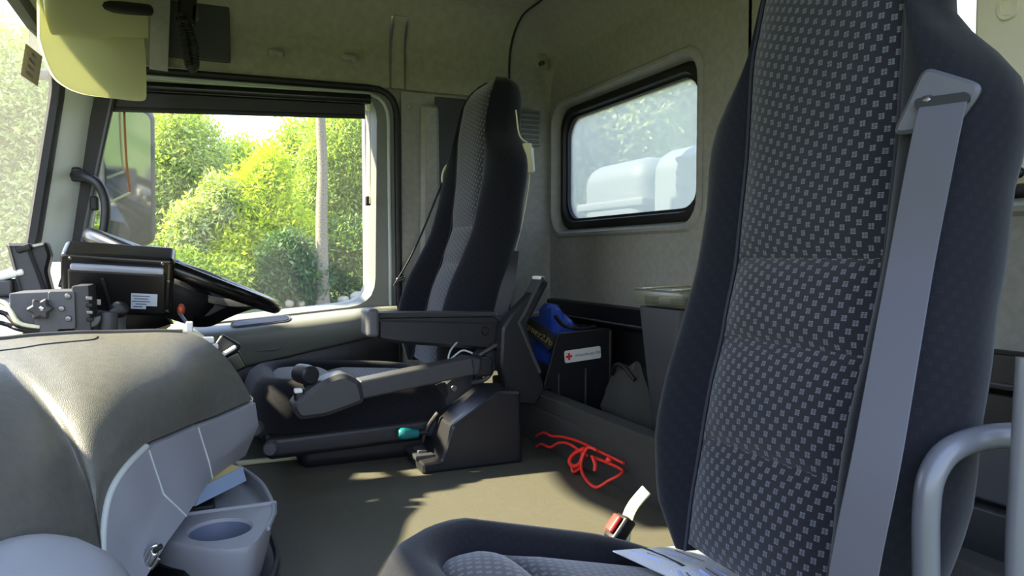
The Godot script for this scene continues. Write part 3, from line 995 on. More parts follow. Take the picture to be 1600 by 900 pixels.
func build_driver_fittings() -> void:
	# gear selector arm
	var t := thing("gear_selector", "grey fold-down gear selector arm with a black knob beside the driver seat", "gear lever")
	var m := MB.new()
	var a: Vector3 = Vector3(0.641, 1.475, -1.73)
	var b: Vector3 = Vector3(0.357, 1.435, -1.73)
	var ux := (b - a).normalized()
	var uy := Vector3(-ux.y, ux.x, 0)
	if uy.y < 0: uy = -uy
	m.rbox((a + b) * 0.5, Vector3(a.distance_to(b), 0.045, 0.055), 0.006, Basis(ux, uy, ux.cross(uy)), 2)
	part("arm", m.done(50), M.mid_plastic, t)
	m = MB.new()
	m.prism(soften([Vector2(-0.005, -0.030), Vector2(0.085, -0.044), Vector2(0.148, -0.040), Vector2(0.162, -0.006), Vector2(0.135, 0.016), Vector2(0.075, 0.042), Vector2(0.035, 0.048), Vector2(0.0, 0.022)], 0.014), b + Vector3(0, 0.002, -0.04), Vector3(-0.992, -0.13, 0), Vector3(-0.13, 0.992, 0), Vector3(0, 0, 1), 0.078, 0.010)
	part("control_head", m.done(40), M.mid_plastic, t)
	m = MB.new()
	var kc: Vector3 = Vector3(0.237, 1.474, -1.75)
	m.lathe(PackedVector2Array([Vector2(0.0, 0.030), Vector2(0.018, 0.030), Vector2(0.0225, 0.025), Vector2(0.0235, 0.0), Vector2(0.0225, -0.025), Vector2(0.018, -0.030), Vector2(0.0, -0.030)]), kc, Vector3(0.35, 0.0, 0.94).normalized(), 20)
	part("knob", m.done(40), M.dark_plastic, t, "black cylindrical gear knob")
	part("knob_stem", pipe(PackedVector3Array([kc, kc + Vector3(0.012, -0.04, 0)]), 0.012, 10), M.dark_plastic, t)
	part("rocker_switch", box(Vector3(0.218, 1.433, -1.715), Vector3(0.022, 0.03, 0.03), 0.005), M.black_plastic, t)
	part("switch_button", box(Vector3(0.215, 1.445, -1.705), Vector3(0.018, 0.010, 0.02), 0.003), M.white_plastic, t, "white button")
	m = MB.new()
	m.rbox(Vector3(0.641, 1.473, -1.745), Vector3(0.05, 0.045, 0.07), 0.012, Basis(Vector3(0, 0, 1), -0.2), 2)
	part("hinge_cap", m.done(50), M.mid_plastic, t)
	part("hinge", box(Vector3(0.682, 1.465, -1.76), Vector3(0.05, 0.05, 0.06), 0.01), M.dark_plastic, t)
	part("cable", pipe(curve([Vector3(0.674, 1.485, -1.74), Vector3(0.699, 1.482, -1.74), Vector3(0.704, 1.456, -1.74), Vector3(0.685, 1.434, -1.74), Vector3(0.657, 1.423, -1.76)], 6), 0.006, 8), M.mid_plastic, t, "dark curved cable")
	part("support_rod", pipe(PackedVector3Array([Vector3(0.75, 1.522, -1.79), Vector3(0.679, 1.49, -1.77)]), 0.007, 8), M.steel, t)
	part("wire", pipe(curve([Vector3(0.633, 1.528, -1.8), Vector3(0.605, 1.507, -1.78), Vector3(0.598, 1.485, -1.77), Vector3(0.629, 1.508, -1.76), Vector3(0.654, 1.501, -1.75)], 5), 0.0025, 6), M.pillar, t, "thin pale wire")
	settle(t, Vector3(0.669, 1.419, -1.76))
	# handbrake box
	t = thing("handbrake_console", "black plastic handbrake box with sloping slotted top on the cab floor", "console")
	var hp := soften([Vector2(0, 0), Vector2(0.268, 0), Vector2(0.262, 0.185), Vector2(0.200, 0.190), Vector2(0.078, 0.112), Vector2(0.048, 0.03), Vector2(0.002, 0.026)], 0.006)
	m = MB.new()
	m.prism(hp, Vector3(0.505, FLOOR, -1.845), Vector3.RIGHT, Vector3.UP, Vector3(0, 0, 1), 0.145, 0.006)
	part("body", m.done(35), M.console, t)
	var sn := Vector3(-0.54, 0.84, 0).normalized()
	part("lever_slot", pipe(curve([Vector3(0.536, 1.272, -1.8) , Vector3(0.542, 1.295, -1.8), Vector3(0.555, 1.317, -1.8), Vector3(0.576, 1.344, -1.8)], 4), 0.006, 6), M.rubber, t, "dark lever slot")
	m = MB.new()
	m.rbox(Vector3(0.525, FLOOR + 0.030, -1.792), Vector3(0.05, 0.012, 0.10), 0.003, Basis(), 1)
	var sp := part("switch_plate", m.done(40), M.mid_plastic, t)
	part("rocker", box(Vector3(0.525, FLOOR + 0.038, -1.79), Vector3(0.024, 0.010, 0.05), 0.003), M.grey_plastic, sp)
	var lp: Vector3 = Vector3(0.526, 1.295, -1.8)
	m = MB.new()
	m.lathe(PackedVector2Array([Vector2(0.0, 0.056), Vector2(0.009, 0.056), Vector2(0.0145, 0.050), Vector2(0.0155, 0.040), Vector2(0.011, 0.004), Vector2(0.0, 0.0)]), lp, Vector3(-1, 0.10, 0.05).normalized(), 14)
	part("brake_lever", m.done(45), M.teal, t, "teal handbrake lever grip")
	part("lever_neck", pipe(PackedVector3Array([lp + Vector3(-0.003, 0, 0), lp + Vector3(0.02, 0.003, 0)]), 0.007, 10), M.rubber, t)
	settle(t, Vector3(0.64, FLOOR, -1.79))
	# angled plastic panel behind the armrest
	t = thing("plastic_panel", "black plastic panel with an angled upright arm beside the driver seat back", "panel")
	m = MB.new()
	m.prism(soften([Vector2(-0.015, -0.20), Vector2(-0.045, -0.10), Vector2(-0.040, 0.0), Vector2(-0.012, 0.038), Vector2(0.085, 0.125), Vector2(0.095, 0.118), Vector2(0.03, 0.005), Vector2(0.085, -0.165), Vector2(0.055, -0.21)], 0.008), Vector3(0.776, 1.562, -1.79), Vector3.RIGHT, Vector3.UP, Vector3(0, 0, 1), 0.045, 0.006)
	part("panel", m.done(40), M.dark_plastic, t)
	m = MB.new()
	m.strap(PackedVector3Array([Vector3(0.851, 1.694, -1.767), Vector3(0.794, 1.594, -1.767), Vector3(0.781, 1.577, -1.767), Vector3(0.806, 1.52, -1.767), Vector3(0.843, 1.44, -1.767)]), Vector3(0, 0, 1), 0.056, 0.008)
	part("edge_rim", m.done(40), M.mid_plastic, t)
	part("tip_cap", box(Vector3(0.849, 1.692, -1.767), Vector3(0.016, 0.010, 0.05), 0.004), M.white_plastic, t, "pale tip")
	settle(t, Vector3(0.782, 1.397, -1.79))
	# grab rail by the passenger door
	t = thing("grab_rail", "bent grey tubular grab rail beside the passenger seat", "rail")
	part("bent_tube", pipe(curve([Vector3(0.641, 1.375, -0.47), Vector3(0.636, 1.463, -0.47), Vector3(0.635, 1.507, -0.47), Vector3(0.641, 1.54, -0.47), Vector3(0.664, 1.562, -0.47), Vector3(0.701, 1.572, -0.465), Vector3(0.73, 1.576, -0.45), Vector3(0.768, 1.575, -0.44)], 6), 0.0122, 16), M.tube_grey, t)
	part("upright_tube", pipe(curve([Vector3(0.694, 1.388, -0.42), Vector3(0.691, 1.485, -0.42), Vector3(0.694, 1.562, -0.42), Vector3(0.698, 1.657, -0.42)], 4), 0.010, 16), M.tube_grey, t)
	settle(t, Vector3(0.678, 1.377, -0.45))


# ---------- dashboard ----------
func ray_hit(poly: PackedVector2Array, c: Vector2, dir: Vector2) -> Vector2:
	var best := c + dir * 0.3
	var bd := 9.0
	for i in poly.size():
		var h = Geometry2D.segment_intersects_segment(c, c + dir * 2.0, poly[i], poly[(i + 1) % poly.size()])
		if h != null and c.distance_to(h) < bd:
			bd = c.distance_to(h)
			best = h
	return best

func build_dash() -> void:
	var t := thing("dashboard", "dark grain dashboard bulge with a blue grey trim band at the left", "dashboard")
	var top := [Vector3(0.113, 1.448, -1.6), Vector3(0.044, 1.445, -1.49), Vector3(0.002, 1.451, -1.4), Vector3(-0.035, 1.454, -1.32), Vector3(-0.069, 1.455, -1.25), Vector3(-0.093, 1.441, -1.19), Vector3(-0.11, 1.416, -1.15), Vector3(-0.116, 1.376, -1.12), Vector3(-0.114, 1.321, -1.1), Vector3(-0.109, 1.253, -1.085)]
	var mid := [Vector3(0.121, 1.396, -1.6), Vector3(0.063, 1.381, -1.49), Vector3(0.02, 1.385, -1.4), Vector3(-0.012, 1.382, -1.32), Vector3(-0.048, 1.379, -1.25), Vector3(-0.071, 1.362, -1.19), Vector3(-0.087, 1.342, -1.15), Vector3(-0.095, 1.319, -1.12), Vector3(-0.099, 1.283, -1.1), Vector3(-0.099, 1.229, -1.085)]
	var bot := [Vector3(0.095, 1.333, -1.61), Vector3(0.051, 1.339, -1.5), Vector3(0.026, 1.35, -1.41), Vector3(0.006, 1.347, -1.33), Vector3(-0.016, 1.336, -1.26), Vector3(-0.041, 1.321, -1.2), Vector3(-0.059, 1.304, -1.16), Vector3(-0.074, 1.286, -1.13), Vector3(-0.086, 1.254, -1.11), Vector3(-0.091, 1.207, -1.09)]
	var rid := [Vector3(-0.021, 1.595, -1.63), Vector3(-0.068, 1.598, -1.628), Vector3(-0.114, 1.599, -1.625), Vector3(-0.158, 1.6, -1.62), Vector3(-0.2, 1.602, -1.61), Vector3(-0.24, 1.602, -1.6), Vector3(-0.279, 1.602, -1.585), Vector3(-0.315, 1.6, -1.57), Vector3(-0.354, 1.6, -1.55), Vector3(-0.392, 1.598, -1.52)]
	# padded top
	var rows := []
	for i in top.size():
		var a: Vector3 = rid[i]
		var b: Vector3 = top[i] + Vector3(-0.004, 0.004, 0)
		var c: Vector3 = Vector3(b.x, a.y - 0.015, b.z - 0.01)
		if i == 0: c = Vector3(0.053, 1.587, -1.615)
		elif i == 1: c = Vector3(b.x - 0.02, a.y - 0.005, b.z - 0.05)
		var r := PackedVector3Array([a + Vector3(-0.03, -0.10, -0.035), a + Vector3(-0.012, -0.012, -0.02)])
		r.append_array(bez(a, c, b, 12))
		r.append(b + Vector3(-0.015, -0.01, -0.012))
		rows.append(r)
	# the pad runs on towards the passenger side, in front of the seat
	for q in [[Vector3(-0.418, 1.598, -1.46), Vector3(-0.151, 1.322, -1)], [Vector3(-0.48, 1.596, -1.36), Vector3(-0.202, 1.361, -0.9)], [Vector3(-0.53, 1.599, -1.22), Vector3(-0.26, 1.426, -0.82)]]:
		var a: Vector3 = q[0]
		var b: Vector3 = q[1]
		var r := PackedVector3Array([a + Vector3(-0.03, -0.10, -0.035), a + Vector3(-0.012, -0.012, -0.02)])
		r.append_array(bez(a, Vector3(b.x, a.y - 0.02, b.z - 0.02), b, 12))
		r.append(b + Vector3(-0.03, -0.03, -0.03))
		rows.append(r)
	var m := MB.new()
	m.grid(across(rows, 4))
	part("dash_pad", m.done(60, Vector3(0.4, 1, 0.5)), M.pad, t, "dark grained soft dashboard pad")
	m = MB.new()
	m.tube(curve(rid, 4), 0.006, 8)
	part("rear_edge", m.done(60), M.mid_plastic, t)
	m = MB.new()
	var cr := []
	for i in range(4, 10):
		cr.append(rows[i][2].lerp(rows[i][4], 0.75) + Vector3(0, 0.0005, 0))
	m.tube(curve([cr[0].lerp(rows[3][2], 0.4), cr[0], cr[1], cr[2], cr[3], cr[4], cr[5]], 4), 0.0025, 6)
	part("pad_crease", m.done(60), M.mid_plastic, t)
	# trim band in three panels
	var band := []
	for i in top.size():
		var a: Vector3 = top[i]
		var b: Vector3 = mid[i]
		var c: Vector3 = bot[i]
		var r := PackedVector3Array([a + Vector3(-0.025, -0.004, -0.018), a + Vector3(-0.004, 0.0, -0.002), a + Vector3(0.002, -0.004, 0.002)])
		for k in range(1, 5): r.append((a + Vector3(0.002, -0.004, 0.002)).lerp(b, k / 4.0))
		for k in range(1, 5): r.append(b.lerp(c, k / 4.0))
		r.append(c + Vector3(-0.012, -0.005, -0.006))
		r.append(c + Vector3(-0.09, -0.004, -0.04))
		band.append(r)
	var fine := across(band, 8)
	var cut := [0, 16, 32, fine.size() - 1]
	for k in 3:
		var seg := fine.slice(cut[k], cut[k + 1] + 1)
		if k < 2:  # a joint line: the last row turns in
			var last := PackedVector3Array()
			var inn := PackedVector3Array()
			for j in seg[-1].size():
				last.append(seg[-1][j].lerp(seg[-2][j], 0.28))
				inn.append(seg[-1][j].lerp(seg[-2][j], 0.2) + Vector3(-0.008, 0, -0.006))
			seg[-1] = last
			seg.append(inn)
		if k == 0:
			var capr := PackedVector3Array()
			for q in seg[0]: capr.append(q + Vector3(-0.014, 0.0, -0.016))
			var capr2 := PackedVector3Array()
			for q in seg[0]: capr2.append(q + Vector3(-0.05, 0.0, -0.03))
			seg.push_front(capr)
			seg.push_front(capr2)
		m = MB.new()
		m.grid(seg)
		part("trim_panel", m.done(38, Vector3(1, 0, 0.5)), M.band, t, "blue grey trim band panel")
	for k in [16, 32]:
		m = MB.new()
		var jl := PackedVector3Array()
		for q in fine[k].slice(2, 11): jl.append(q + Vector3(0.0003, 0, 0.0003))
		m.tube(jl, 0.0018, 6)
		part("panel_joint", m.done(60), M.pillar, t, "pale joint line between trim panels")
	m = MB.new()
	var bead := []
	for i in range(4, 10): bead.append(top[i] + Vector3(-0.002, 0.001, 0))
	m.tube(curve(bead, 5), 0.0055, 8)
	part("band_edge", m.done(60), M.pillar, t, "pale rounded edge of the trim band")
	# lock in the band
	var lk := part("lock_ring", pipe(curve([Vector3(-0.053, 1.333, -1.155), Vector3(-0.062, 1.329, -1.155), Vector3(-0.069, 1.315, -1.155), Vector3(-0.07, 1.302, -1.155), Vector3(-0.062, 1.302, -1.155), Vector3(-0.053, 1.314, -1.155)], 4), 0.004, 8), M.chrome, t, "chrome lock ring")
	part("lock_core", box(Vector3(-0.061, 1.316, -1.157), Vector3(0.012, 0.022, 0.02), 0.004, Basis(Vector3(0, 0, 1), -0.5)), M.chrome, lk)
	part("lock_key", box(Vector3(-0.052, 1.331, -1.15), Vector3(0.012, 0.006, 0.012), 0.002, Basis(Vector3(0, 0, 1), 0.5)), M.rubber, lk)
	# upper dash behind the pad, cowl before the driver, lower body
	rows = []
	for q in [[-2.39, 1.740], [-2.2, 1.735], [-2.0, 1.70], [-1.85, 1.65], [-1.70, 1.600], [-1.60, 1.555], [-1.42, 1.58], [-1.30, 1.645], [-0.36, 1.645]]:  # passenger end raised, shaped to keep sun off the knee bulge
		var z: float = q[0]
		var y: float = q[1]
		var xe := -0.14 if z < -1.65 else -0.30
		rows.append(PackedVector3Array([Vector3(screen_x(z, 1.7) - 0.02, y - 0.02, z), Vector3(-0.40, y - 0.005, z), Vector3(xe - 0.08, y, z), Vector3(xe - 0.02, y - 0.012, z), Vector3(xe, y - 0.05, z), Vector3(xe - 0.03, y - 0.2, z), Vector3(xe - 0.05, 1.0, z)]))
	m = MB.new()
	m.grid(across(rows, 4))
	part("dash_top", m.done(50, Vector3(0.5, 1, 0)), M.band, t)
	part("lower_dash", box(Vector3(-0.42, 1.25, -1.35), Vector3(0.30, 0.4, 2.0), 0.02), M.black_plastic, t)
	# driver side face of the dash, seen on edge past the pad
	m = MB.new()
	rows = []
	for q in [Vector3(-0.042, 1.606, -1.68), Vector3(-0.013, 1.605, -1.68), Vector3(0.019, 1.582, -1.68), Vector3(0.046, 1.548, -1.68), Vector3(0.068, 1.509, -1.68), Vector3(0.086, 1.476, -1.68), Vector3(0.117, 1.44, -1.68)]:
		rows.append(PackedVector3Array([q + Vector3(-0.05, -0.03, 0.06), q + Vector3(-0.004, -0.002, 0.03), q, q + Vector3(-0.003, 0, -0.02), q + Vector3(-0.05, -0.02, -0.10)]))
	m.grid(across(rows, 4))
	part("instrument_edge", m.done(45, Vector3(1, 0.5, 0.3)), M.cream, t, "pale edge of the instrument panel")
	for q in [[Vector3(-0.008, 1.603, -1.655), Vector3(0.014, 0.022, 0.02)], [Vector3(0.028, 1.574, -1.655), Vector3(0.022, 0.012, 0.02)], [Vector3(0.039, 1.561, -1.65), Vector3(0.016, 0.012, 0.02)], [Vector3(0.06, 1.52, -1.655), Vector3(0.014, 0.016, 0.02)]]:
		part("switch_cap", box(q[0], q[1], 0.003), M.white_plastic, t)
	for q in [[Vector3(0.099, 1.435, -1.63), 0.006], [Vector3(0.087, 1.469, -1.645), 0.005]]:
		part("clip", ball(q[0], Vector3.ONE * q[1], 6), M.white_plastic, t)
	# glove compartment bulge nearest the camera
	m = MB.new()
	rows = []
	for i in 9:
		var a := PI * (i / 8.0)
		var r := PackedVector3Array()
		for j in 9:
			var b := PI * 0.5 * j / 8.0
			r.append(Vector3(-0.18 + 0.125 * cos(a) * sin(b), 1.315 + 0.125 * cos(b), -0.93 + 0.13 * sin(a) * sin(b) * 1.0))
		rows.append(r)
	m.grid(rows)
	rows = []
	for i in 9:
		var a := PI + PI * (i / 8.0)
		var r := PackedVector3Array()
		for j in 9:
			var b := PI * 0.5 * j / 8.0
			r.append(Vector3(-0.18 + 0.125 * cos(a) * sin(b), 1.315 + 0.125 * cos(b), -0.93 + 0.13 * sin(a) * sin(b)))
		rows.append(r)
	m.grid(rows)
	part("knee_bulge", m.done(60, Vector3.UP), M.band, t)
	# tray with cup holder
	var ty := 1.310
	var ol := [Vector3(0.067, 1.31, -1.657), Vector3(0.092, 1.31, -1.58), Vector3(0.114, 1.31, -1.486), Vector3(0.122, 1.31, -1.391), Vector3(0.122, 1.31, -1.307), Vector3(0.104, 1.31, -1.224), Vector3(0.076, 1.31, -1.146), Vector3(0.035, 1.31, -1.151), Vector3(-0.008, 1.31, -1.188), Vector3(-0.063, 1.31, -1.25), Vector3(-0.104, 1.31, -1.398), Vector3(-0.054, 1.31, -1.619)]
	var poly := PackedVector2Array()
	for q in ol: poly.append(Vector2(q.x, q.z))
	poly = soften(poly, 0.03, 3)
	var tr := part("cup_tray", null, M.band, t, "blue grey tray with a round cup holder")
	m = MB.new()
	var rings := []
	for q in [[0.0, 0.97], [0.003, 0.995], [-0.006, 1.0], [-0.05, 0.93], [-0.10, 0.80]]:
		var ring := PackedVector3Array()
		var cc := Vector2(0.03, -1.36)
		for p in poly: ring.append(Vector3(cc.x + (p.x - cc.x) * q[1], ty + q[0], cc.y + (p.y - cc.y) * q[1]))
		rings.append(ring)
	m.grid(rings, true)
	var cup := Vector3(0.034, 1.306, -1.256)
	var c2 := Vector2(cup.x, cup.z)
	var div_z := Vector3(0.053, 1.31, -1.344).z
	# platform round the cup: from hole to outline, but no further than the divider
	var near := PackedVector2Array()
	for p in poly: near.append(Vector2(p.x, maxf(p.y, div_z)))
	var r0 := PackedVector3Array()
	var r1 := PackedVector3Array()
	var r2 := PackedVector3Array()
	var r3 := PackedVector3Array()
	var r4 := PackedVector3Array()
	for k in 40:
		var d := Vector2.from_angle(TAU * k / 40.0)
		var h := ray_hit(near, c2, d)
		h = c2 + (h - c2) * 0.985
		r0.append(Vector3(h.x, ty, h.y))
		r1.append(Vector3(c2.x + d.x * 0.0505, ty - 0.001, c2.y + d.y * 0.0505))
		r2.append(Vector3(c2.x + d.x * 0.0475, ty - 0.006, c2.y + d.y * 0.0475))
		r3.append(Vector3(c2.x + d.x * 0.041, ty - 0.085, c2.y + d.y * 0.041))
		r4.append(Vector3(c2.x + d.x * 0.030, ty - 0.087, c2.y + d.y * 0.030))
	m.grid([r0, r1, r2], true)
	var cup_hole := MB.new()
	cup_hole.grid([r2, r3, r4], true)
	cup_hole.fan(r4)
	part("cup_shade", cup_hole.done(35, Vector3.UP), M.cup_shade, tr)  # darker colour imitates the shade down the cup hole
	# recessed floor of the far half
	var far := PackedVector2Array()
	for p in poly: far.append(Vector2(p.x, minf(p.y, div_z)))
	var fr := PackedVector3Array()
	for p in far: fr.append(Vector3(p.x, ty - 0.022, p.y))
	m.fan(fr)
	tr.mesh = m.done(35, Vector3.UP)
	part("divider", box(Vector3(0.055, ty - 0.008, div_z), Vector3(0.15, 0.026, 0.006), 0.002), M.band, tr)
	m = MB.new()
	m.tube(curve(ol.slice(0, 6), 4), 0.004, 8)
	part("tray_rim", m.done(60), M.band, tr)
	part("tray_insert", box(Vector3(0, 1.3, -1.42), Vector3(0.06, 0.012, 0.05), 0.004), M.rubber, tr)
	# console foot under the tray
	m = MB.new()
	rings = []
	for q in [[FLOOR + 0.001, 1.10], [FLOOR + 0.014, 1.09], [FLOOR + 0.016, 1.04], [FLOOR + 0.006, 1.0], [FLOOR + 0.003, 0.8]]:
		var ring := PackedVector3Array()
		for p in poly: ring.append(Vector3(0.03 + (p.x - 0.03) * q[1], q[0], -1.36 + (p.y + 1.36) * q[1]))
		rings.append(ring)
	m.grid(rings, true)
	part("mat_edge", m.done(45, Vector3.UP), M.mid_plastic, t)
	m = MB.new()
	rings = []
	for q in [[FLOOR + 0.002, 0.9], [FLOOR + 0.03, 0.75], [FLOOR + 0.05, 0.72]]:
		var ring := PackedVector3Array()
		for p in poly: ring.append(Vector3(-0.02 + (p.x - 0.03) * q[1], q[0], -1.36 + (p.y + 1.36) * q[1]))
		rings.append(ring)
	m.loft(rings)
	part("console_foot", m.done(45), M.black_plastic, t)
	settle(t, Vector3(-0.1, FLOOR, -1.4))
	# book in the tray
	t = thing("notebook", "pale blue notebook leaning in the tray beside the cup holder", "book")
	var f := [Vector3(0.012, 1.343, -1.39), Vector3(0.084, 1.334, -1.52), Vector3(0.09, 1.309, -1.51), Vector3(-0.003, 1.315, -1.37)]
	var back := Vector3(-0.022, 0.004, -0.016)
	m = MB.new()
	m.loft([PackedVector3Array(f), PackedVector3Array([f[0] + back * 0.12, f[1] + back * 0.12, f[2] + back * 0.12, f[3] + back * 0.12])])
	part("front_cover", m.done(20), M.book_cover, t)
	m = MB.new()
	m.loft([PackedVector3Array([f[0] + back * 0.12, f[1] + back * 0.12, f[2] + back * 0.12, f[3] + back * 0.12]), PackedVector3Array([f[0] + back * 0.9, f[1] + back * 0.9, f[2] + back * 0.9, f[3] + back * 0.9])])
	part("pages", m.done(20), M.book_pages, t, "yellowish page edges")
	m = MB.new()
	m.loft([PackedVector3Array([f[0] + back * 0.9, f[1] + back * 0.9, f[2] + back * 0.9, f[3] + back * 0.9]), PackedVector3Array([f[0] + back, f[1] + back, f[2] + back, f[3] + back])])
	part("back_cover", m.done(20), M.book_cover, t)


# ---------- things on and behind the dashboard ----------
func text(s: String, size: float, depth: float, mono := "Droid Sans") -> TextMesh:
	var tm := TextMesh.new()
	var f := SystemFont.new()
	f.font_names = PackedStringArray([mono])
	tm.font = f
	tm.text = s
	tm.font_size = 32
	tm.pixel_size = size / 32.0
	tm.depth = depth
	return tm

func build_dash_devices() -> void:
	var m := MB.new()
	# steering wheel
	var t := thing("steering_wheel", "black steering wheel with shiny rim seen edge on behind the monitor", "steering wheel")
	var c := Vector3(-0.012, 1.708, -2.06)
	var nrm := Vector3(0.40, 0.915, 0).normalized()
	var ux := Vector3(nrm.y, -nrm.x, 0)
	var ring := PackedVector3Array()
	for k in 48: ring.append(c + (ux * cos(TAU * k / 48.0) + Vector3(0, 0, 1) * sin(TAU * k / 48.0)) * 0.232)
	m.tube(ring, 0.0185, 12, true)
	part("rim", m.done(60), M.gloss_black, t)
	m = MB.new()
	m.lathe(PackedVector2Array([Vector2(0.0, -0.02), Vector2(0.07, -0.022), Vector2(0.095, -0.035), Vector2(0.10, -0.055), Vector2(0.085, -0.10), Vector2(0.07, -0.12), Vector2(0.0, -0.12)]), c, nrm, 24)
	part("hub", m.done(45), M.dark_plastic, t)
	for a in [0.5, PI - 0.5, PI + 0.7, -0.7]:
		var d := ux * cos(a) + Vector3(0, 0, 1) * sin(a)
		m = MB.new()
		m.strap(curve([c + d * 0.07 - nrm * 0.045, c + d * 0.15 - nrm * 0.03, c + d * 0.226], 4), nrm.cross(d), 0.055, 0.018)
		part("spoke", m.done(50), M.dark_plastic, t)
	m = MB.new()
	m.lathe(PackedVector2Array([Vector2(0.0, -0.11), Vector2(0.085, -0.11), Vector2(0.095, -0.16), Vector2(0.10, -0.26), Vector2(0.09, -0.45), Vector2(0.0, -0.45)]), c + ux * 0.01, (nrm + Vector3(0.9, 0, 0)).normalized(), 20)
	part("column_shroud", m.done(45), M.black_plastic, t)
	m = MB.new()
	var sp := PackedVector2Array()
	for q in [Vector3(-0.056, 1.742, -2), Vector3(0.043, 1.71, -2), Vector3(0.142, 1.648, -2), Vector3(0.173, 1.62, -2), Vector3(0.125, 1.607, -2), Vector3(0.074, 1.587, -2), Vector3(0.041, 1.567, -2), Vector3(-0.019, 1.571, -2), Vector3(-0.058, 1.623, -2)]: sp.append(Vector2(q.x - c.x, q.y - c.y))
	m.prism(soften(Array(sp), 0.03), Vector3(c.x, c.y, -2.13), Vector3.RIGHT, Vector3.UP, Vector3(0, 0, 1), 0.14, 0.03)
	part("lower_shroud", m.done(45), M.black_plastic, t)
	part("hazard_button", ball(Vector3(-0.026, 1.627, -1.84), Vector3(0.009, 0.014, 0.009), 6), M.lamp_orange, t, "orange button")
	part("indicator_stalk", pipe(PackedVector3Array([Vector3(-0.029, 1.619, -1.83), Vector3(-0.009, 1.594, -1.78)]), 0.004, 8), M.tube_grey, t)
	settle(t, c - nrm * 0.45)
	# monitor seen from behind
	t = thing("monitor", "black dash monitor seen from behind with silver bar and white sticker", "monitor")
	var o := Vector3(-0.149, 1.683, -1.8)
	var th := 0.42
	var b := Basis(Vector3(0, 0, 1), -0.07) * Basis(Vector3.RIGHT, th)
	m = MB.new()
	m.rbox(o - b.z * 0.038, Vector3(0.218, 0.145, 0.075), 0.012, b, 2)
	part("housing", m.done(50), M.gloss_black, t)
	m = MB.new()
	m.rbox(o + b.x * 0.0 - b.y * 0.012 - b.z * 0.008, Vector3(0.19, 0.105, 0.03), 0.008, b, 2)
	part("rear_cover", m.done(50), M.black_plastic, t)
	m = MB.new()
	m.rbox(o + b.y * 0.045 + b.x * 0.0 + b.z * 0.004, Vector3(0.178, 0.014, 0.012), 0.004, b, 1)
	part("vent_bar", m.done(40), M.silver_bar, t, "silver grey bar")
	part("cover_rib", box(o - b.y * 0.02 - b.x * 0.02 + b.z * 0.009, Vector3(0.008, 0.09, 0.006), 0.002, b * Basis(Vector3(0, 0, 1), 0.2)), M.rubber, t)
	m = MB.new()
	m.prism(PackedVector2Array([Vector2(-0.026, -0.02), Vector2(0.004, -0.02), Vector2(0.004, -0.012), Vector2(0.026, -0.012), Vector2(0.026, 0.018), Vector2(-0.026, 0.018)]), o + b.x * 0.052 - b.y * 0.028 + b.z * 0.0075, b.x, b.y, b.z, 0.0008)
	var st := part("sticker", m.done(30), M.label_blue, t, "white maker's sticker")
	for k in 5:
		part("print_line", box(o + b.x * (0.046 if k < 4 else 0.04) + b.y * (-0.016 - 0.0065 * k) + b.z * 0.0086, Vector3([0.034, 0.028, 0.036, 0.022, 0.018][k], 0.0022, 0.0004), 0.0001, b), M.ink, st)
	part("round_sticker", box(o - b.x * 0.037 - b.y * 0.035 + b.z * 0.008, Vector3(0.010, 0.013, 0.001), 0.0004, b), M.white_plastic, t, "small white dot sticker")
	for q in [Vector2(-0.09, 0.062), Vector2(0.085, 0.062), Vector2(0.098, 0.02), Vector2(0.098, -0.055)]:
		m = MB.new()
		m.lathe(PackedVector2Array([Vector2(0, 0.003), Vector2(0.003, 0.0025), Vector2(0.004, 0)]), o + b.x * q.x + b.y * q.y - b.z * 0.001, b.z, 8)
		part("screw", m.done(50), M.steel, t)
	m = MB.new()
	var jc := Vector3(-0.144, 1.637, -1.745)
	part("ball_joint", ball(jc, Vector3(0.019, 0.018, 0.012), 10), M.dark_plastic, t)
	part("mount_arm", pipe(PackedVector3Array([jc, Vector3(-0.154, 1.632, -1.725), Vector3(-0.166, 1.625, -1.71)]), 0.0075, 10), M.grey_plastic, t)
	m = MB.new()
	m.lathe(PackedVector2Array([Vector2(0, 0.0), Vector2(0.018, 0.0), Vector2(0.018, 0.034), Vector2(0.015, 0.038), Vector2(0, 0.038)]), Vector3(-0.16, 1.598, -1.7), Vector3.UP, 18)
	part("clamp_post", m.done(45), M.mid_plastic, t)
	m = MB.new()
	m.prism(soften([Vector2(-0.014, -0.015), Vector2(0.006, -0.006), Vector2(0.013, 0.014), Vector2(-0.004, 0.010)], 0.007), Vector3(-0.182, 1.617, -1.685), Vector3.RIGHT, Vector3.UP, Vector3(0, 0, 1), 0.006, 0.002)
	part("wing_nut", m.done(40), M.tube_grey, t, "pale grey wing nut")
	part("support_hoop", pipe(curve([Vector3(-0.253, 1.762, -1.95), Vector3(-0.261, 1.721, -1.92), Vector3(-0.27, 1.682, -1.9)], 5), 0.006, 8), M.gloss_black, t)
	settle(t, Vector3(-0.16, 1.598, -1.7))
	# two-way radio in its bracket
	t = thing("two_way_radio", "grey metal two-way radio in a bracket at the dashboard's far edge", "radio")
	var p0 := Vector3(-0.325, 1.68, -1.68)
	var p1 := Vector3(-0.212, 1.611, -1.68)
	m = MB.new()
	m.rbox(Vector3((p0.x + p1.x) * 0.5, (p0.y + p1.y) * 0.5, -1.745), Vector3(p1.x - p0.x, p0.y - p1.y, 0.13), 0.004, Basis(Vector3(0, 0, 1), 0.03), 1)
	part("case", m.done(40), M.grey_plastic, t)
	m = MB.new()
	m.rbox(Vector3(-0.204, 1.644, -1.735), Vector3(0.030, 0.095, 0.125), 0.004, Basis(Vector3(0, 0, 1), 0.03), 1)
	var rp := part("rear_plate", m.done(40), M.mid_plastic, t)
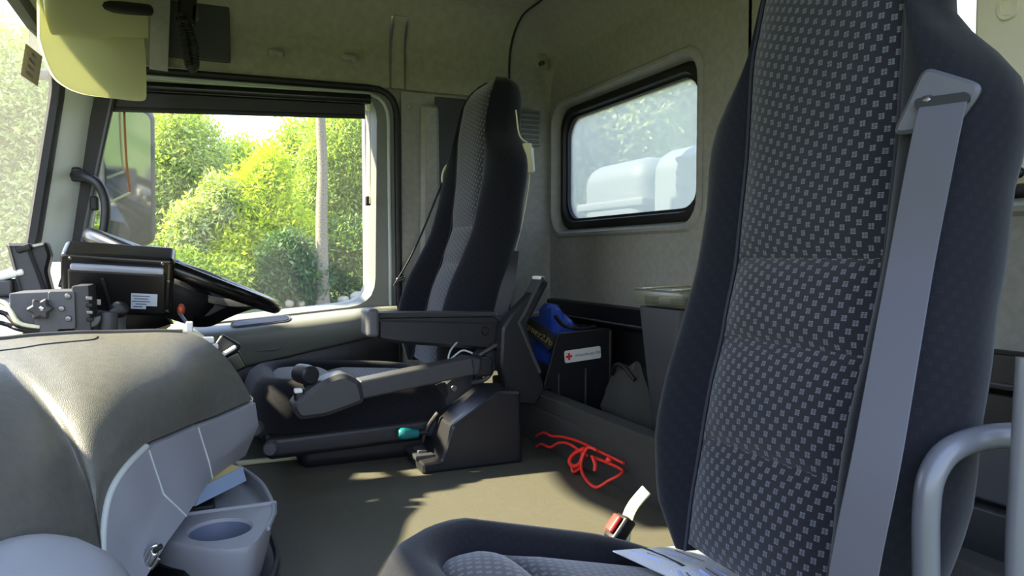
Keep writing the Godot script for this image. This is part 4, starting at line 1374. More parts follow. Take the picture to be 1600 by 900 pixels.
	for k in 4:
		part("socket", box(Vector3(-0.191, 1.666, -1.668) + Vector3(0.002, -0.014 * k, 0), Vector3(0.012, 0.008, 0.012), 0.002), M.rubber if k % 2 else M.steel, rp)
	m = MB.new()
	m.prism(soften([Vector2(-0.034, -0.075), Vector2(0.004, -0.075), Vector2(0.004, -0.04), Vector2(0.035, -0.04), Vector2(0.035, 0.035), Vector2(-0.01, 0.035), Vector2(-0.012, 0.0), Vector2(-0.034, 0.0)], 0.005), Vector3(-0.249, 1.646, -1.672), Vector3.RIGHT, Vector3.UP, Vector3(0, 0, 1), 0.005, 0.001)
	part("bracket", m.done(35), M.grey_plastic, t)
	m = MB.new()
	var star := PackedVector2Array()
	for k in 36:
		star.append(Vector2.from_angle(TAU * k / 36.0) * (0.0185 + 0.0035 * cos(6.0 * TAU * k / 36.0)))
	m.prism(star, Vector3(-0.271, 1.648, -1.667), Vector3.RIGHT, Vector3.UP, Vector3(0, 0, 1), 0.016, 0.003)
	var kn := part("clamp_knob", m.done(40), M.mid_plastic, t, "star shaped clamp knob")
	part("knob_centre", ball(Vector3(-0.268, 1.649, -1.651), Vector3(0.005, 0.005, 0.002), 6), M.chrome, kn)
	for q in [Vector3(-0.226, 1.671, -1.672), Vector3(-0.237, 1.647, -1.672), Vector3(-0.226, 1.627, -1.672)]:
		m = MB.new()
		m.lathe(PackedVector2Array([Vector2(0, 0.010), Vector2(0.005, 0.009), Vector2(0.0065, 0.005)]), q, Vector3(0, 0, 1), 10)
		part("bracket_screw", m.done(50), M.steel, t)
	for k in 3:
		part("cable", pipe(curve([Vector3(-0.365, 1.664, -1.7) + Vector3(0, -0.018 * k, 0.01 * k), Vector3(-0.334, 1.658, -1.69) + Vector3(0, -0.020 * k, 0), Vector3(-0.309, 1.621, -1.67) + Vector3(0, -0.006 * k, 0), Vector3(-0.275, 1.611, -1.67) + Vector3(0, -0.004 * k, 0)], 5), 0.005, 6), [M.cream_plastic, M.rubber, M.rubber][k], t)
	settle(t, Vector3(-0.258, 1.605, -1.68))
	# handset cradle at far left
	t = thing("handset_cradle", "dark device in a cradle left of the monitor, by the windscreen", "device")
	m = MB.new()
	m.prism(soften([Vector2(-0.030, 0.062), Vector2(0.010, 0.062), Vector2(0.050, -0.065), Vector2(-0.005, -0.065)], 0.006), Vector3(-0.338, 1.716, -1.93), Vector3.RIGHT, Vector3.UP, Vector3(0, 0, 1), 0.05, 0.006)
	part("body", m.done(40), M.mid_plastic, t)
	m = MB.new()
	m.prism(soften([Vector2(0.002, 0.055), Vector2(0.044, 0.066), Vector2(0.052, 0.035), Vector2(0.044, 0.0), Vector2(0.056, -0.06), Vector2(0.046, -0.070), Vector2(0.030, -0.05)], 0.008), Vector3(-0.338, 1.716, -1.93), Vector3.RIGHT, Vector3.UP, Vector3(0, 0, 1), 0.045, 0.006)
	part("side_grip", m.done(40), M.dark_plastic, t)
	part("top_clip", box(Vector3(-0.336, 1.767, -1.9), Vector3(0.03, 0.016, 0.04), 0.004, Basis(Vector3(0, 0, 1), 0.3)), M.rubber, t)
	part("holder_arm", box(Vector3(-0.365, 1.708, -1.9), Vector3(0.06, 0.014, 0.04), 0.005, Basis(Vector3(0, 0, 1), 0.3)), M.white_plastic, t, "pale holder arm")
	part("holder_foot", box(Vector3(-0.36, 1.685, -1.92), Vector3(0.04, 0.03, 0.04), 0.005), M.mid_plastic, t)
	part("antenna_clip", box(Vector3(-0.366, 1.759, -1.9), Vector3(0.03, 0.008, 0.012), 0.003, Basis(Vector3(0, 0, 1), 0.5)), M.cream_plastic, t)
	part("side_box", box(Vector3(-0.382, 1.681, -1.9), Vector3(0.05, 0.035, 0.05), 0.006), M.mid_plastic, t)
	settle(t, Vector3(-0.332, 1.67, -1.9))
	# control pod past the pad
	t = thing("control_pod", "black switch pod with pale edge at the driver end of the dashboard", "switch")
	m = MB.new()
	m.rbox(Vector3(0.055, 1.537, -1.72), Vector3(0.05, 0.075, 0.05), 0.008, Basis(Vector3(0, 0, 1), -0.6), 2)
	part("pod", m.done(50), M.black_plastic, t)
	m = MB.new()
	m.rbox(Vector3(0.075, 1.517, -1.7), Vector3(0.05, 0.042, 0.05), 0.006, Basis(Vector3(0, 0, 1), 0.45), 2)
	part("screen_box", m.done(50), M.gloss_black, t)
	part("pale_edge", box(Vector3(0.064, 1.543, -1.685), Vector3(0.045, 0.007, 0.03), 0.003, Basis(Vector3(0, 0, 1), 0.55)), M.white_plastic, t, "pale top edge")
	settle(t, Vector3(0.044, 1.498, -1.72))


func build_small_items() -> void:
	# folded sun blind above the windscreen, driver side
	var t := thing("sun_visor", "pale green translucent sun visor hanging by the windscreen pillar", "sun visor")
	var m := MB.new()
	var rows := []
	var lo := [Vector3(-0.243, 2.138, -1.55), Vector3(-0.251, 2.123, -1.68), Vector3(-0.247, 2.111, -1.78), Vector3(-0.226, 2.123, -1.95), Vector3(-0.175, 2.155, -2.15), Vector3(-0.119, 2.176, -2.27), Vector3(-0.109, 2.195, -2.29)]
	for i in lo.size():
		var f := i / 6.0
		var bottom: Vector3 = lo[i]
		var r := PackedVector3Array()
		for j in 7:
			var g := j / 6.0
			r.append(Vector3(bottom.x + 0.012 * sin(g * PI) - 0.03 * g, lerpf(bottom.y, 2.50, g), bottom.z))
		rows.append(r)
	var sm := across(rows, 4)
	m.grid(sm)
	var bk := []
	for r in sm:
		var q := PackedVector3Array()
		for v in r: q.append(v + Vector3(-0.004, 0, -0.002))
		q.reverse()
		bk.append(q)
	m.grid(bk)
	part("lower_sheet", m.done(50, Vector3(1, 0, 0)), M.visor, t)
	m = MB.new()
	rows = []
	for q in [Vector3(-0.25, 2.204, -1.52), Vector3(-0.254, 2.168, -1.62), Vector3(-0.253, 2.195, -1.74), Vector3(-0.227, 2.248, -1.95), Vector3(-0.177, 2.308, -2.14), Vector3(-0.122, 2.346, -2.27)]:
		var r := PackedVector3Array()
		for j in 7:
			var g := j / 6.0
			r.append(Vector3(q.x + 0.022 + 0.012 * sin(g * PI) - 0.03 * g, lerpf(q.y, 2.52, g), q.z + 0.01))
		rows.append(r)
	sm = across(rows, 4)
	m.grid(sm)
	bk = []
	for r in sm:
		var q := PackedVector3Array()
		for v in r: q.append(v + Vector3(-0.004, 0, -0.002))
		q.reverse()
		bk.append(q)
	m.grid(bk)
	part("upper_sheet", m.done(50, Vector3(1, 0, 0)), M.visor, t)
	part("blind_roller", pipe(PackedVector3Array([Vector3(-0.232, 2.325, -1.95), Vector3(-0.1, 2.425, -2.27)]), 0.016, 12), M.rubber, t, "dark blind roller end")
	m = MB.new()
	m.rbox(Vector3(-0.30, 2.18, -0.80), Vector3(0.012, 0.62, 0.95), 0.005, Basis(Vector3(0, 0, 1), -0.1), 1)
	struct("trim_10", m.done(40), M.visor, "added unseen sun visor that keeps sun off the passenger seat", "sun visor")  # out of view, added to block sun from the passenger cushion
	# grab handle on the pillar
	t = thing("pillar_handle", "black curved grab handle on the windscreen pillar", "handle")
	part("handle_tube", pipe(curve([Vector3(-0.295, 1.973, -2.345), Vector3(-0.267, 1.967, -2.31), Vector3(-0.234, 1.949, -2.29), Vector3(-0.217, 1.908, -2.29), Vector3(-0.216, 1.856, -2.29), Vector3(-0.226, 1.8, -2.3), Vector3(-0.24, 1.765, -2.34)], 6), 0.0125, 12), M.dark_plastic, t)
	part("mount_foot", box(Vector3(-0.29, 1.976, -2.355), Vector3(0.03, 0.04, 0.025), 0.008), M.dark_plastic, t)
	part("mount_foot", box(Vector3(-0.249, 1.898, -2.36), Vector3(0.022, 0.04, 0.03), 0.006), M.rubber, t)
	# radio handset with coiled cord
	t = thing("radio_microphone", "black radio microphone with coiled cord hanging from the roof lining", "microphone")
	m = MB.new()
	m.rbox(Vector3(-0.002, 2.433, -2.22), Vector3(0.05, 0.11, 0.035), 0.014, Basis(Vector3(0, 0, 1), -0.1), 2)
	part("handset", m.done(50), M.gloss_black, t)
	part("talk_button", box(Vector3(0.025, 2.415, -2.205), Vector3(0.01, 0.04, 0.02), 0.004, Basis(Vector3(0, 0, 1), -0.1)), M.mid_plastic, t)
	var ax := curve([Vector3(-0.015, 2.405, -2.2), Vector3(-0.011, 2.361, -2.2), Vector3(-0.005, 2.315, -2.2), Vector3(0.002, 2.273, -2.2), Vector3(0.01, 2.262, -2.2), Vector3(0.016, 2.278, -2.2), Vector3(0.014, 2.323, -2.2), Vector3(0.003, 2.363, -2.2), Vector3(-0.006, 2.386, -2.2)], 40)
	var coil := PackedVector3Array()
	for i in ax.size():
		var d := (ax[mini(i + 1, ax.size() - 1)] - ax[maxi(i - 1, 0)]).normalized()
		var s := d.cross(Vector3(0, 0, 1)).normalized()
		var a := i * TAU / 7.0
		coil.append(ax[i] + (s * cos(a) + Vector3(0, 0, 1) * sin(a)) * 0.0105)
	m = MB.new()
	m.tube(coil, 0.0028, 5)
	part("coiled_cord", m.done(70), M.rubber, t)
	part("dark_plate", box(Vector3(0.028, 2.436, -2.385), Vector3(0.175, 0.21, 0.012), 0.004), M.mid_plastic, t, "dark flat plate on the side panel")  # flat dark rectangle set on the upper side panel
	# upper trim column beside the visor
	m = MB.new()
	m.strap(curve([Vector3(-0.068, 2.494, -2.33), Vector3(-0.074, 2.394, -2.36), Vector3(-0.08, 2.29, -2.385)], 5), Vector3(1, 0, 0), 0.05, 0.04)
	struct("trim_8", m.done(50), M.trim, "pale rounded trim column above the driver door", "trim")
	# small clips on the side panel, coat hook, vent
	for q in [[Vector3(0.246, 2.377, -2.392), "small moulded clip on the upper side panel, nearer the microphone"], [Vector3(0.474, 2.388, -2.392), "small moulded clip on the upper side panel, nearer the pillar strip"]]:
		t = thing("panel_clip", q[1], "clip", "clips on the upper side panel")
		part("clip_body", box(q[0], Vector3(0.046, 0.022, 0.02), 0.007, Basis(), 2), M.trim, t)
		part("clip_lip", box(q[0] + Vector3(0.014, -0.006, 0.009), Vector3(0.018, 0.02, 0.012), 0.004), M.trim, t)
	t = thing("coat_hook", "small grey coat hook above the rear window corner", "hook")
	part("hook_base", box(Vector3(1.152, 2.437, -2.36), Vector3(0.045, 0.055, 0.012), 0.005), M.trim, t)
	part("hook_peg", box(Vector3(1.138, 2.428, -2.345), Vector3(0.016, 0.014, 0.03), 0.005), M.mid_plastic, t)
	m = MB.new()
	m.lathe(PackedVector2Array([Vector2(0, 0.006), Vector2(0.007, 0.005), Vector2(0.008, 0.0)]), Vector3(0.631, 2.464, -2.394), Vector3(0, 0, 1), 12)
	part("panel_screw", m.done(50), M.rubber, get_node("trim_3"))
	t = thing("vent_grille", "small square vent grille on the rear wall beside the seat top", "vent")
	var vc := Vector3(1.103, 2.204, -2.372)
	part("vent_frame", box(vc, Vector3(0.085, 0.125, 0.016), 0.004), M.door_frame, t)
	for k in 7:
		part("vent_slat", box(vc + Vector3(0, 0.05 - 0.0165 * k, 0.009), Vector3(0.068, 0.009, 0.006), 0.002), M.grey_plastic, t)
	# cream box behind the driver's shoulder
	t = thing("cream_clip_box", "small cream plastic box with wire at the driver seat shoulder", "box")
	part("case", box(Vector3(0.876, 2.027, -1.9), Vector3(0.028, 0.085, 0.03), 0.005, Basis(Vector3(0, 0, 1), 0.08)), M.cream_plastic, t)
	part("case_lid", box(Vector3(0.887, 2.023, -1.895), Vector3(0.012, 0.07, 0.026), 0.005, Basis(Vector3(0, 0, 1), 0.08)), M.white_plastic, t)
	part("wire", pipe(curve([Vector3(0.842, 2.161, -1.9), Vector3(0.85, 2.102, -1.9), Vector3(0.862, 2.08, -1.9), Vector3(0.882, 2.063, -1.9), Vector3(0.884, 1.987, -1.9), Vector3(0.878, 1.932, -1.9), Vector3(0.86, 1.841, -1.9), Vector3(0.83, 1.732, -1.9)], 5), 0.0022, 6), M.cream_plastic, t)
	# windscreen sticker
	t = thing("windscreen_sticker", "brownish printed sticker on the upper corner of the windscreen", "sticker")
	m = MB.new()
	var a0 := Vector3(0, 0, 0)
	var sc := Vector3(-0.36, 2.216, -2.13)
	var su := Vector3(0.156, 0.988, 0)
	var sx := Vector3(0.12, 0, -0.99).normalized()
	m.prism(PackedVector2Array([Vector2(-0.06, -0.038), Vector2(0.06, -0.038), Vector2(0.06, 0.038), Vector2(-0.06, 0.038)]), Vector3(screen_x(sc.z, sc.y) - 0.003, sc.y, sc.z), sx, su, Vector3(1, 0, 0), 0.001)
	part("backing", m.done(30), M.sticker, t)
	for k in 4:
		part("print_line", box(Vector3(screen_x(sc.z, sc.y) + 0.0, sc.y, sc.z) + su * (0.024 - 0.016 * k), Vector3(0.001, 0.006, 0.066 if k else 0.03), 0.0003), M.ink, t)
	# door side of the wheel rim lies beyond; red wire holder hung on the riser
	t = thing("red_wire_holder", "red wire bottle holder hooked on the carpeted riser", "holder")
	var zz := 0.862
	part("long_wire", pipe(curve([Vector3(0.862, 1.254, -1.805), Vector3(0.86, 1.275, -1.753), Vector3(0.86, 1.276, -1.707), Vector3(0.862, 1.287, -1.646), Vector3(0.868, 1.292, -1.572), Vector3(0.872, 1.29, -1.485), Vector3(0.878, 1.286, -1.383)], 5), 0.0036, 8), M.red_plastic, t)
	part("long_wire", pipe(curve([Vector3(0.85, 1.231, -1.78), Vector3(0.85, 1.246, -1.748), Vector3(0.85, 1.25, -1.695), Vector3(0.852, 1.273, -1.648), Vector3(0.855, 1.281, -1.598), Vector3(0.86, 1.273, -1.548), Vector3(0.862, 1.271, -1.52)], 5), 0.0036, 8), M.red_plastic, t)
	part("wire_hoop", pipe(curve([Vector3(0.862, 1.294, -1.477), Vector3(0.85, 1.296, -1.499), Vector3(0.835, 1.263, -1.502), Vector3(0.82, 1.242, -1.463), Vector3(0.81, 1.238, -1.393), Vector3(0.825, 1.258, -1.364), Vector3(0.86, 1.277, -1.36), Vector3(0.868, 1.274, -1.449), Vector3(0.868, 1.27, -1.512)], 5), 0.0036, 8), M.red_plastic, t)
	part("loop_strip", pipe(curve([Vector3(0.858, 1.289, -1.522), Vector3(0.85, 1.268, -1.562), Vector3(0.845, 1.245, -1.579), Vector3(0.845, 1.236, -1.562), Vector3(0.85, 1.249, -1.536), Vector3(0.855, 1.279, -1.526)], 5), 0.0055, 8), M.red_plastic, t)
	part("tongue", pipe(curve([Vector3(0.845, 1.235, -1.569), Vector3(0.845, 1.222, -1.559), Vector3(0.85, 1.241, -1.529)], 4), 0.004, 8), M.red_plastic, t)
	part("cross_strip", pipe(curve([Vector3(0.86, 1.275, -1.492), Vector3(0.858, 1.261, -1.476), Vector3(0.855, 1.247, -1.474)], 4), 0.005, 8), M.red_plastic, t)
	part("end_knob", ball(Vector3(0.866, 1.283, -1.429), Vector3(0.008, 0.008, 0.008), 6), M.red_plastic, t)


# ---------- behind the seats ----------
func build_rear_items() -> void:
	var m := MB.new()
	# black ledge along the rear wall
	m.prism(soften([Vector2(0, 0), Vector2(0.03, 0), Vector2(0.03, -0.37), Vector2(0.0, -0.37), Vector2(0.0, -0.07), Vector2(-0.015, -0.06), Vector2(-0.015, -0.004)], 0.003), Vector3(1.175, 1.60, -2.345), Vector3.RIGHT, Vector3.UP, Vector3(0, 0, 1), 2.0, 0.002)
	struct("trim_9", m.done(30), M.black_plastic, "black plastic ledge along the foot of the rear wall", "trim")
	part("ledge_line", pipe(PackedVector3Array([Vector3(1.158, 1.548, -2.3), Vector3(1.158, 1.548, -0.4)]), 0.003, 6), M.tube_grey, get_node("trim_9"))
	var g := thing("locker_front", "grey locker panel behind the passenger seat, below the black ledge", "panel")
	part("front", box(Vector3(1.15, 1.42, -0.62), Vector3(0.03, 0.11, 0.46), 0.006), M.grey_plastic, g)
	part("lower_front", box(Vector3(1.145, 1.31, -0.62), Vector3(0.03, 0.09, 0.46), 0.006), M.mid_plastic, g)
	# first aid bin
	var t := thing("first_aid_bin", "black plastic bin with a white first aid label behind the riser", "bin")
	m = MB.new()
	m.prism(soften([Vector2(0.0, 0.0), Vector2(0.047, 0.162), Vector2(0.222, 0.170), Vector2(0.226, -0.125), Vector2(0.03, -0.125), Vector2(0.03, 0.0)], 0.008), Vector3(0.914, 1.363, -1.885) + Vector3(0.002, 0.003, 0), Vector3.RIGHT, Vector3.UP, Vector3(0, 0, 1), 0.012, 0.003)
	part("side_panel", m.done(35), M.dark_plastic, t)
	part("front_panel", box(Vector3(0.955, 1.33, -2.08), Vector3(0.012, 0.20, 0.40), 0.004), M.dark_plastic, t)
	part("far_panel", box(Vector3(1.05, 1.38, -2.29), Vector3(0.2, 0.30, 0.012), 0.004), M.dark_plastic, t)
	part("rear_panel", box(Vector3(1.14, 1.38, -2.08), Vector3(0.012, 0.30, 0.42), 0.004), M.dark_plastic, t)
	part("floor_panel", box(Vector3(1.05, 1.235, -2.08), Vector3(0.19, 0.012, 0.42), 0.004), M.dark_plastic, t)
	for q in [[Vector3(0.963, 1.362, -1.868), 0.10], [Vector3(1.052, 1.365, -1.868), 0.115]]:
		part("rib", box(q[0], Vector3(0.006, q[1], 0.008), 0.003), M.mid_plastic, t)
	part("slot", box(Vector3(1.075, 1.373, -1.87), Vector3(0.014, 0.03, 0.003), 0.001), M.rubber, t)
	var lc := Vector3(1.043, 1.462, -1.87)
	var lb := Basis(Vector3(0, 0, 1), 0.075)
	m = MB.new()
	m.prism(rrect(0.121, 0.036, 0.006, 4), lc, lb.x, lb.y, Vector3(0, 0, 1), 0.0012)
	var lab := part("label", m.done(30), M.white_plastic, t, "white first aid label with a red cross")
	part("cross_bar", box(lc - lb.x * 0.046 + Vector3(0, 0, 0.0014), Vector3(0.020, 0.0065, 0.0008), 0.0002, lb), M.red_plastic, lab)
	part("cross_bar", box(lc - lb.x * 0.046 + Vector3(0, 0, 0.0016), Vector3(0.0065, 0.020, 0.0008), 0.0002, lb), M.red_plastic, lab)
	var w := part("lettering", text("Verbandkasten DIN", 0.0098, 0.0006), M.ink, lab)
	w.position = lc + lb.x * 0.0165 + Vector3(0, 0, 0.0013)
	w.basis = lb
	# blue bag in the bin
	t = thing("blue_bag", "crumpled blue bag with a gold lettered dark band in the bin", "bag")
	m = MB.new()
	var rng := RandomNumberGenerator.new()
	rng.seed = 12
	var fn := FastNoiseLite.new()
	fn.seed = 4
	fn.frequency = 7.0
	var rings := []
	for i in 13:
		var a := PI * i / 12.0
		var ring := PackedVector3Array()
		for k in 24:
			var b := TAU * k / 24.0
			var d := Vector3(sin(a) * cos(b), cos(a), sin(a) * sin(b))
			var s := 1.0 + 0.45 * fn.get_noise_3dv(d * 0.17)
			ring.append(Vector3(1.04, 1.46, -2.07) + Vector3(d.x * 0.080, d.y * 0.125, d.z * 0.16) * s + Vector3(1e-5 * cos(b), 0, 1e-5 * sin(b)))
		rings.append(ring)
	m.loft(rings, false)
	part("bag_body", m.done(38), M.blue_bag, t)
	var b0 := Vector3(0.912, 1.548, -2)
	var b1 := Vector3(0.967, 1.488, -1.905)
	m = MB.new()
	m.strap(curve([b0, b0.lerp(b1, 0.5) + Vector3(0, 0.006, 0.01), b1], 6), Vector3(0.25, 0.9, -0.2), 0.046, 0.01)
	var band := part("lettered_band", m.done(40), M.bag_band, t, "dark band with gold lettering")
	var dx := (b1 - b0).normalized()
	var dz := dx.cross(Vector3(0.25, 0.9, -0.2)).normalized()
	var dy := dz.cross(dx)
	var tw := part("gold_lettering", text("Prower2.Po", 0.022, 0.002, "Droid Serif"), M.gold, band)
	tw.position = b0.lerp(b1, 0.5) + dz * 0.0125
	tw.basis = Basis(dx, dy, dz)
	part("bag_fold", box(Vector3(0.98, 1.57, -2.12), Vector3(0.07, 0.02, 0.05), 0.008, Basis(Vector3(0, 0, 1), -0.1)), M.blue_bag, t)
	part("grey_tab", box(Vector3(0.988, 1.567, -2.08), Vector3(0.05, 0.018, 0.03), 0.005, Basis(Vector3(0, 0, 1), 0.1)), M.tube_grey, t, "grey strap tab")
	part("shoulder_strap", pipe(curve([Vector3(1.01, 1.567, -1.98), Vector3(1.016, 1.546, -1.95), Vector3(1.036, 1.536, -1.93), Vector3(1.08, 1.53, -1.93), Vector3(1.119, 1.536, -1.93)], 5), 0.006, 8), M.rubber, t, "black shoulder strap")
	# dark bag in the well
	t = thing("dark_holdall", "dark soft bag lying behind the riser next to the bin", "bag")
	rings = []
	for i in 11:
		var a := PI * i / 10.0
		var ring := PackedVector3Array()
		for k in 20:
			var b := TAU * k / 20.0
			var d := Vector3(sin(a) * cos(b), cos(a), sin(a) * sin(b))
			var s := 1.0 + 0.3 * fn.get_noise_3dv(d * 0.2 + Vector3(3, 0, 0))
			ring.append(Vector3(1.075, 1.335, -1.645) + Vector3(d.x * 0.07, d.y * 0.13, d.z * 0.115) * s + Vector3(1e-5 * cos(b), 0, 1e-5 * sin(b)))
		rings.append(ring)
	m = MB.new()
	m.loft(rings, false)
	part("bag_body", m.done(50), M.carpet, t)
	part("bag_handle", pipe(curve([Vector3(1.04, 1.43, -1.70), Vector3(1.03, 1.46, -1.665), Vector3(1.03, 1.46, -1.625), Vector3(1.04, 1.43, -1.59)], 5), 0.006, 8), M.rubber, t)
	# tapered black tub with a clear lid
	t = thing("lidded_tub", "tapered black tub with a clear taped lid by the rear wall", "tub")
	m = MB.new()
	rings = []
	var cen := Vector3(1.06, 1.629, -1.415)
	for q in [[-0.34, 0.05, 0.055], [-0.05, 0.072, 0.085], [0.0, 0.075, 0.09]]:
		rings.append(lift(rrect(q[1] * 2.0, q[2] * 2.0, 0.025, 4), Vector3(1.06, cen.y + q[0], cen.z), Vector3.RIGHT, Vector3(0, 0, 1)))
	m.loft(rings)
	part("tub_body", m.done(40), M.mid_plastic, t)
	m = MB.new()
	m.rbox(Vector3(1.06, cen.y + 0.024, cen.z), Vector3(0.16, 0.042, 0.205), 0.012, Basis(), 2)
	part("clear_lid", m.done(50), M.clear_lid, t, "clear plastic lid")
	for z in [-0.060, 0.055]:
		part("tape_strip", box(Vector3(1.055, cen.y + 0.0465, cen.z + z), Vector3(0.16, 0.002, 0.028), 0.0008, Basis(Vector3.UP, 0.35)), M.tape, t, "pale tape strip")
	for k in 3:
		part("lid_content", box(Vector3(1.03, cen.y + 0.016, cen.z - 0.06 + 0.06 * k), Vector3(0.05, 0.02, 0.05), 0.004), M.grey_plastic if k % 2 else M.dark_plastic, t)


# ---------- outside ----------
func leaf_mesh(r: RandomNumberGenerator, spread: float, ln: float, wd: float, n: int) -> ArrayMesh:
	var m := MB.new()
	for i in n:
		var o := Vector3(r.randf_range(-1, 1), r.randf_range(-1, 1), r.randf_range(-1, 1)) * spread
		var d := Vector3(r.randf_range(-1, 1), r.randf_range(-1.2, 0.5), r.randf_range(-1, 1)).normalized()
		var s := d.cross(Vector3(r.randf_range(-1, 1), r.randf_range(-1, 1), r.randf_range(-1, 1))).normalized() * wd
		var mid := o + d * ln * 0.5 + Vector3(0, 0.1 * ln, 0)
		m.tri(o, mid - s, mid + s)
		m.tri(mid + s, mid - s, o + d * ln)
	var a := m.done(80, Vector3.UP)
	return a

var leaves := []

func foliage(t: Node3D, called: String, blobs: Array, n: int, c0: Color, c1: Color, scale_: float, seed_: int) -> void:
	var r := RandomNumberGenerator.new()
	r.seed = seed_
	var mm := MultiMesh.new()
	mm.transform_format = MultiMesh.TRANSFORM_3D
	mm.use_colors = true
	mm.mesh = leaves[seed_ % leaves.size()]
	mm.instance_count = n
	var tot := 0.0
	for b in blobs: tot += b[1].x * b[1].y
	for i in n:
		var pick := r.randf() * tot
		var k := 0
		while k < blobs.size() - 1 and pick > blobs[k][1].x * blobs[k][1].y:
			pick -= blobs[k][1].x * blobs[k][1].y
			k += 1
		var d := Vector3(r.randfn(), r.randfn(), r.randfn()).normalized() * pow(r.randf(), 0.45)
		var p: Vector3 = blobs[k][0] + d * blobs[k][1]
		var b := Basis.from_euler(Vector3(r.randf() * TAU, r.randf() * TAU, r.randf() * TAU)) * (scale_ * r.randf_range(0.7, 1.4))
		mm.set_instance_transform(i, Transform3D(b, p))
		var c := c0.lerp(c1, r.randf())
		mm.set_instance_color(i, c.srgb_to_linear())
	var o := MultiMeshInstance3D.new()
	o.name = called
	o.multimesh = mm
	o.material_override = M.leaf
	o.set_meta("kind", "stuff")
	t.add_child(o, true)

func tree(called: String, label: String, at: Vector3, h: float, tr: float, blobs: Array, n: int, c0: Color, c1: Color, seed_: int, cat := "tree", leaf_scale := 1.0) -> void:
	var t := thing(called, label, cat, "trees and bushes beyond the lawn")
	t.position = at
	var r := RandomNumberGenerator.new()
	r.seed = seed_ * 7 + 1
	if tr > 0.0:
		var pts := []
		var rad := []
		for i in 9:
			var f := i / 8.0
			pts.append(Vector3(r.randf_range(-0.1, 0.1) * f * 2.0, h * f - 0.1, r.randf_range(-0.1, 0.1) * f))
		var cv := curve(pts, 3)
		for i in cv.size(): rad.append(lerpf(tr * (1.25 if i == 0 else 1.0), tr * 0.35, float(i) / cv.size()))
		var m := MB.new()
		m.tube(cv, rad, 12)
		part("trunk", m.done(70), M.bark, t)
		for k in mini(4, blobs.size()):
			var e: Vector3 = blobs[k][0]
			var y0 := minf(e.y * 0.75, h * 0.8)
			var s := Vector3(0, y0, 0)
			if s.distance_to(e) > 0.4:
				m = MB.new()
				m.tube(curve([s, s.lerp(e, 0.5) + Vector3(0, -0.2, 0), e], 4), [tr * 0.4, tr * 0.36, tr * 0.33, tr * 0.3, tr * 0.26, tr * 0.22, tr * 0.18, tr * 0.14, tr * 0.1], 7)
				part("branch", m.done(70), M.bark, t)
	foliage(t, "foliage", blobs, n, c0, c1, leaf_scale, seed_)

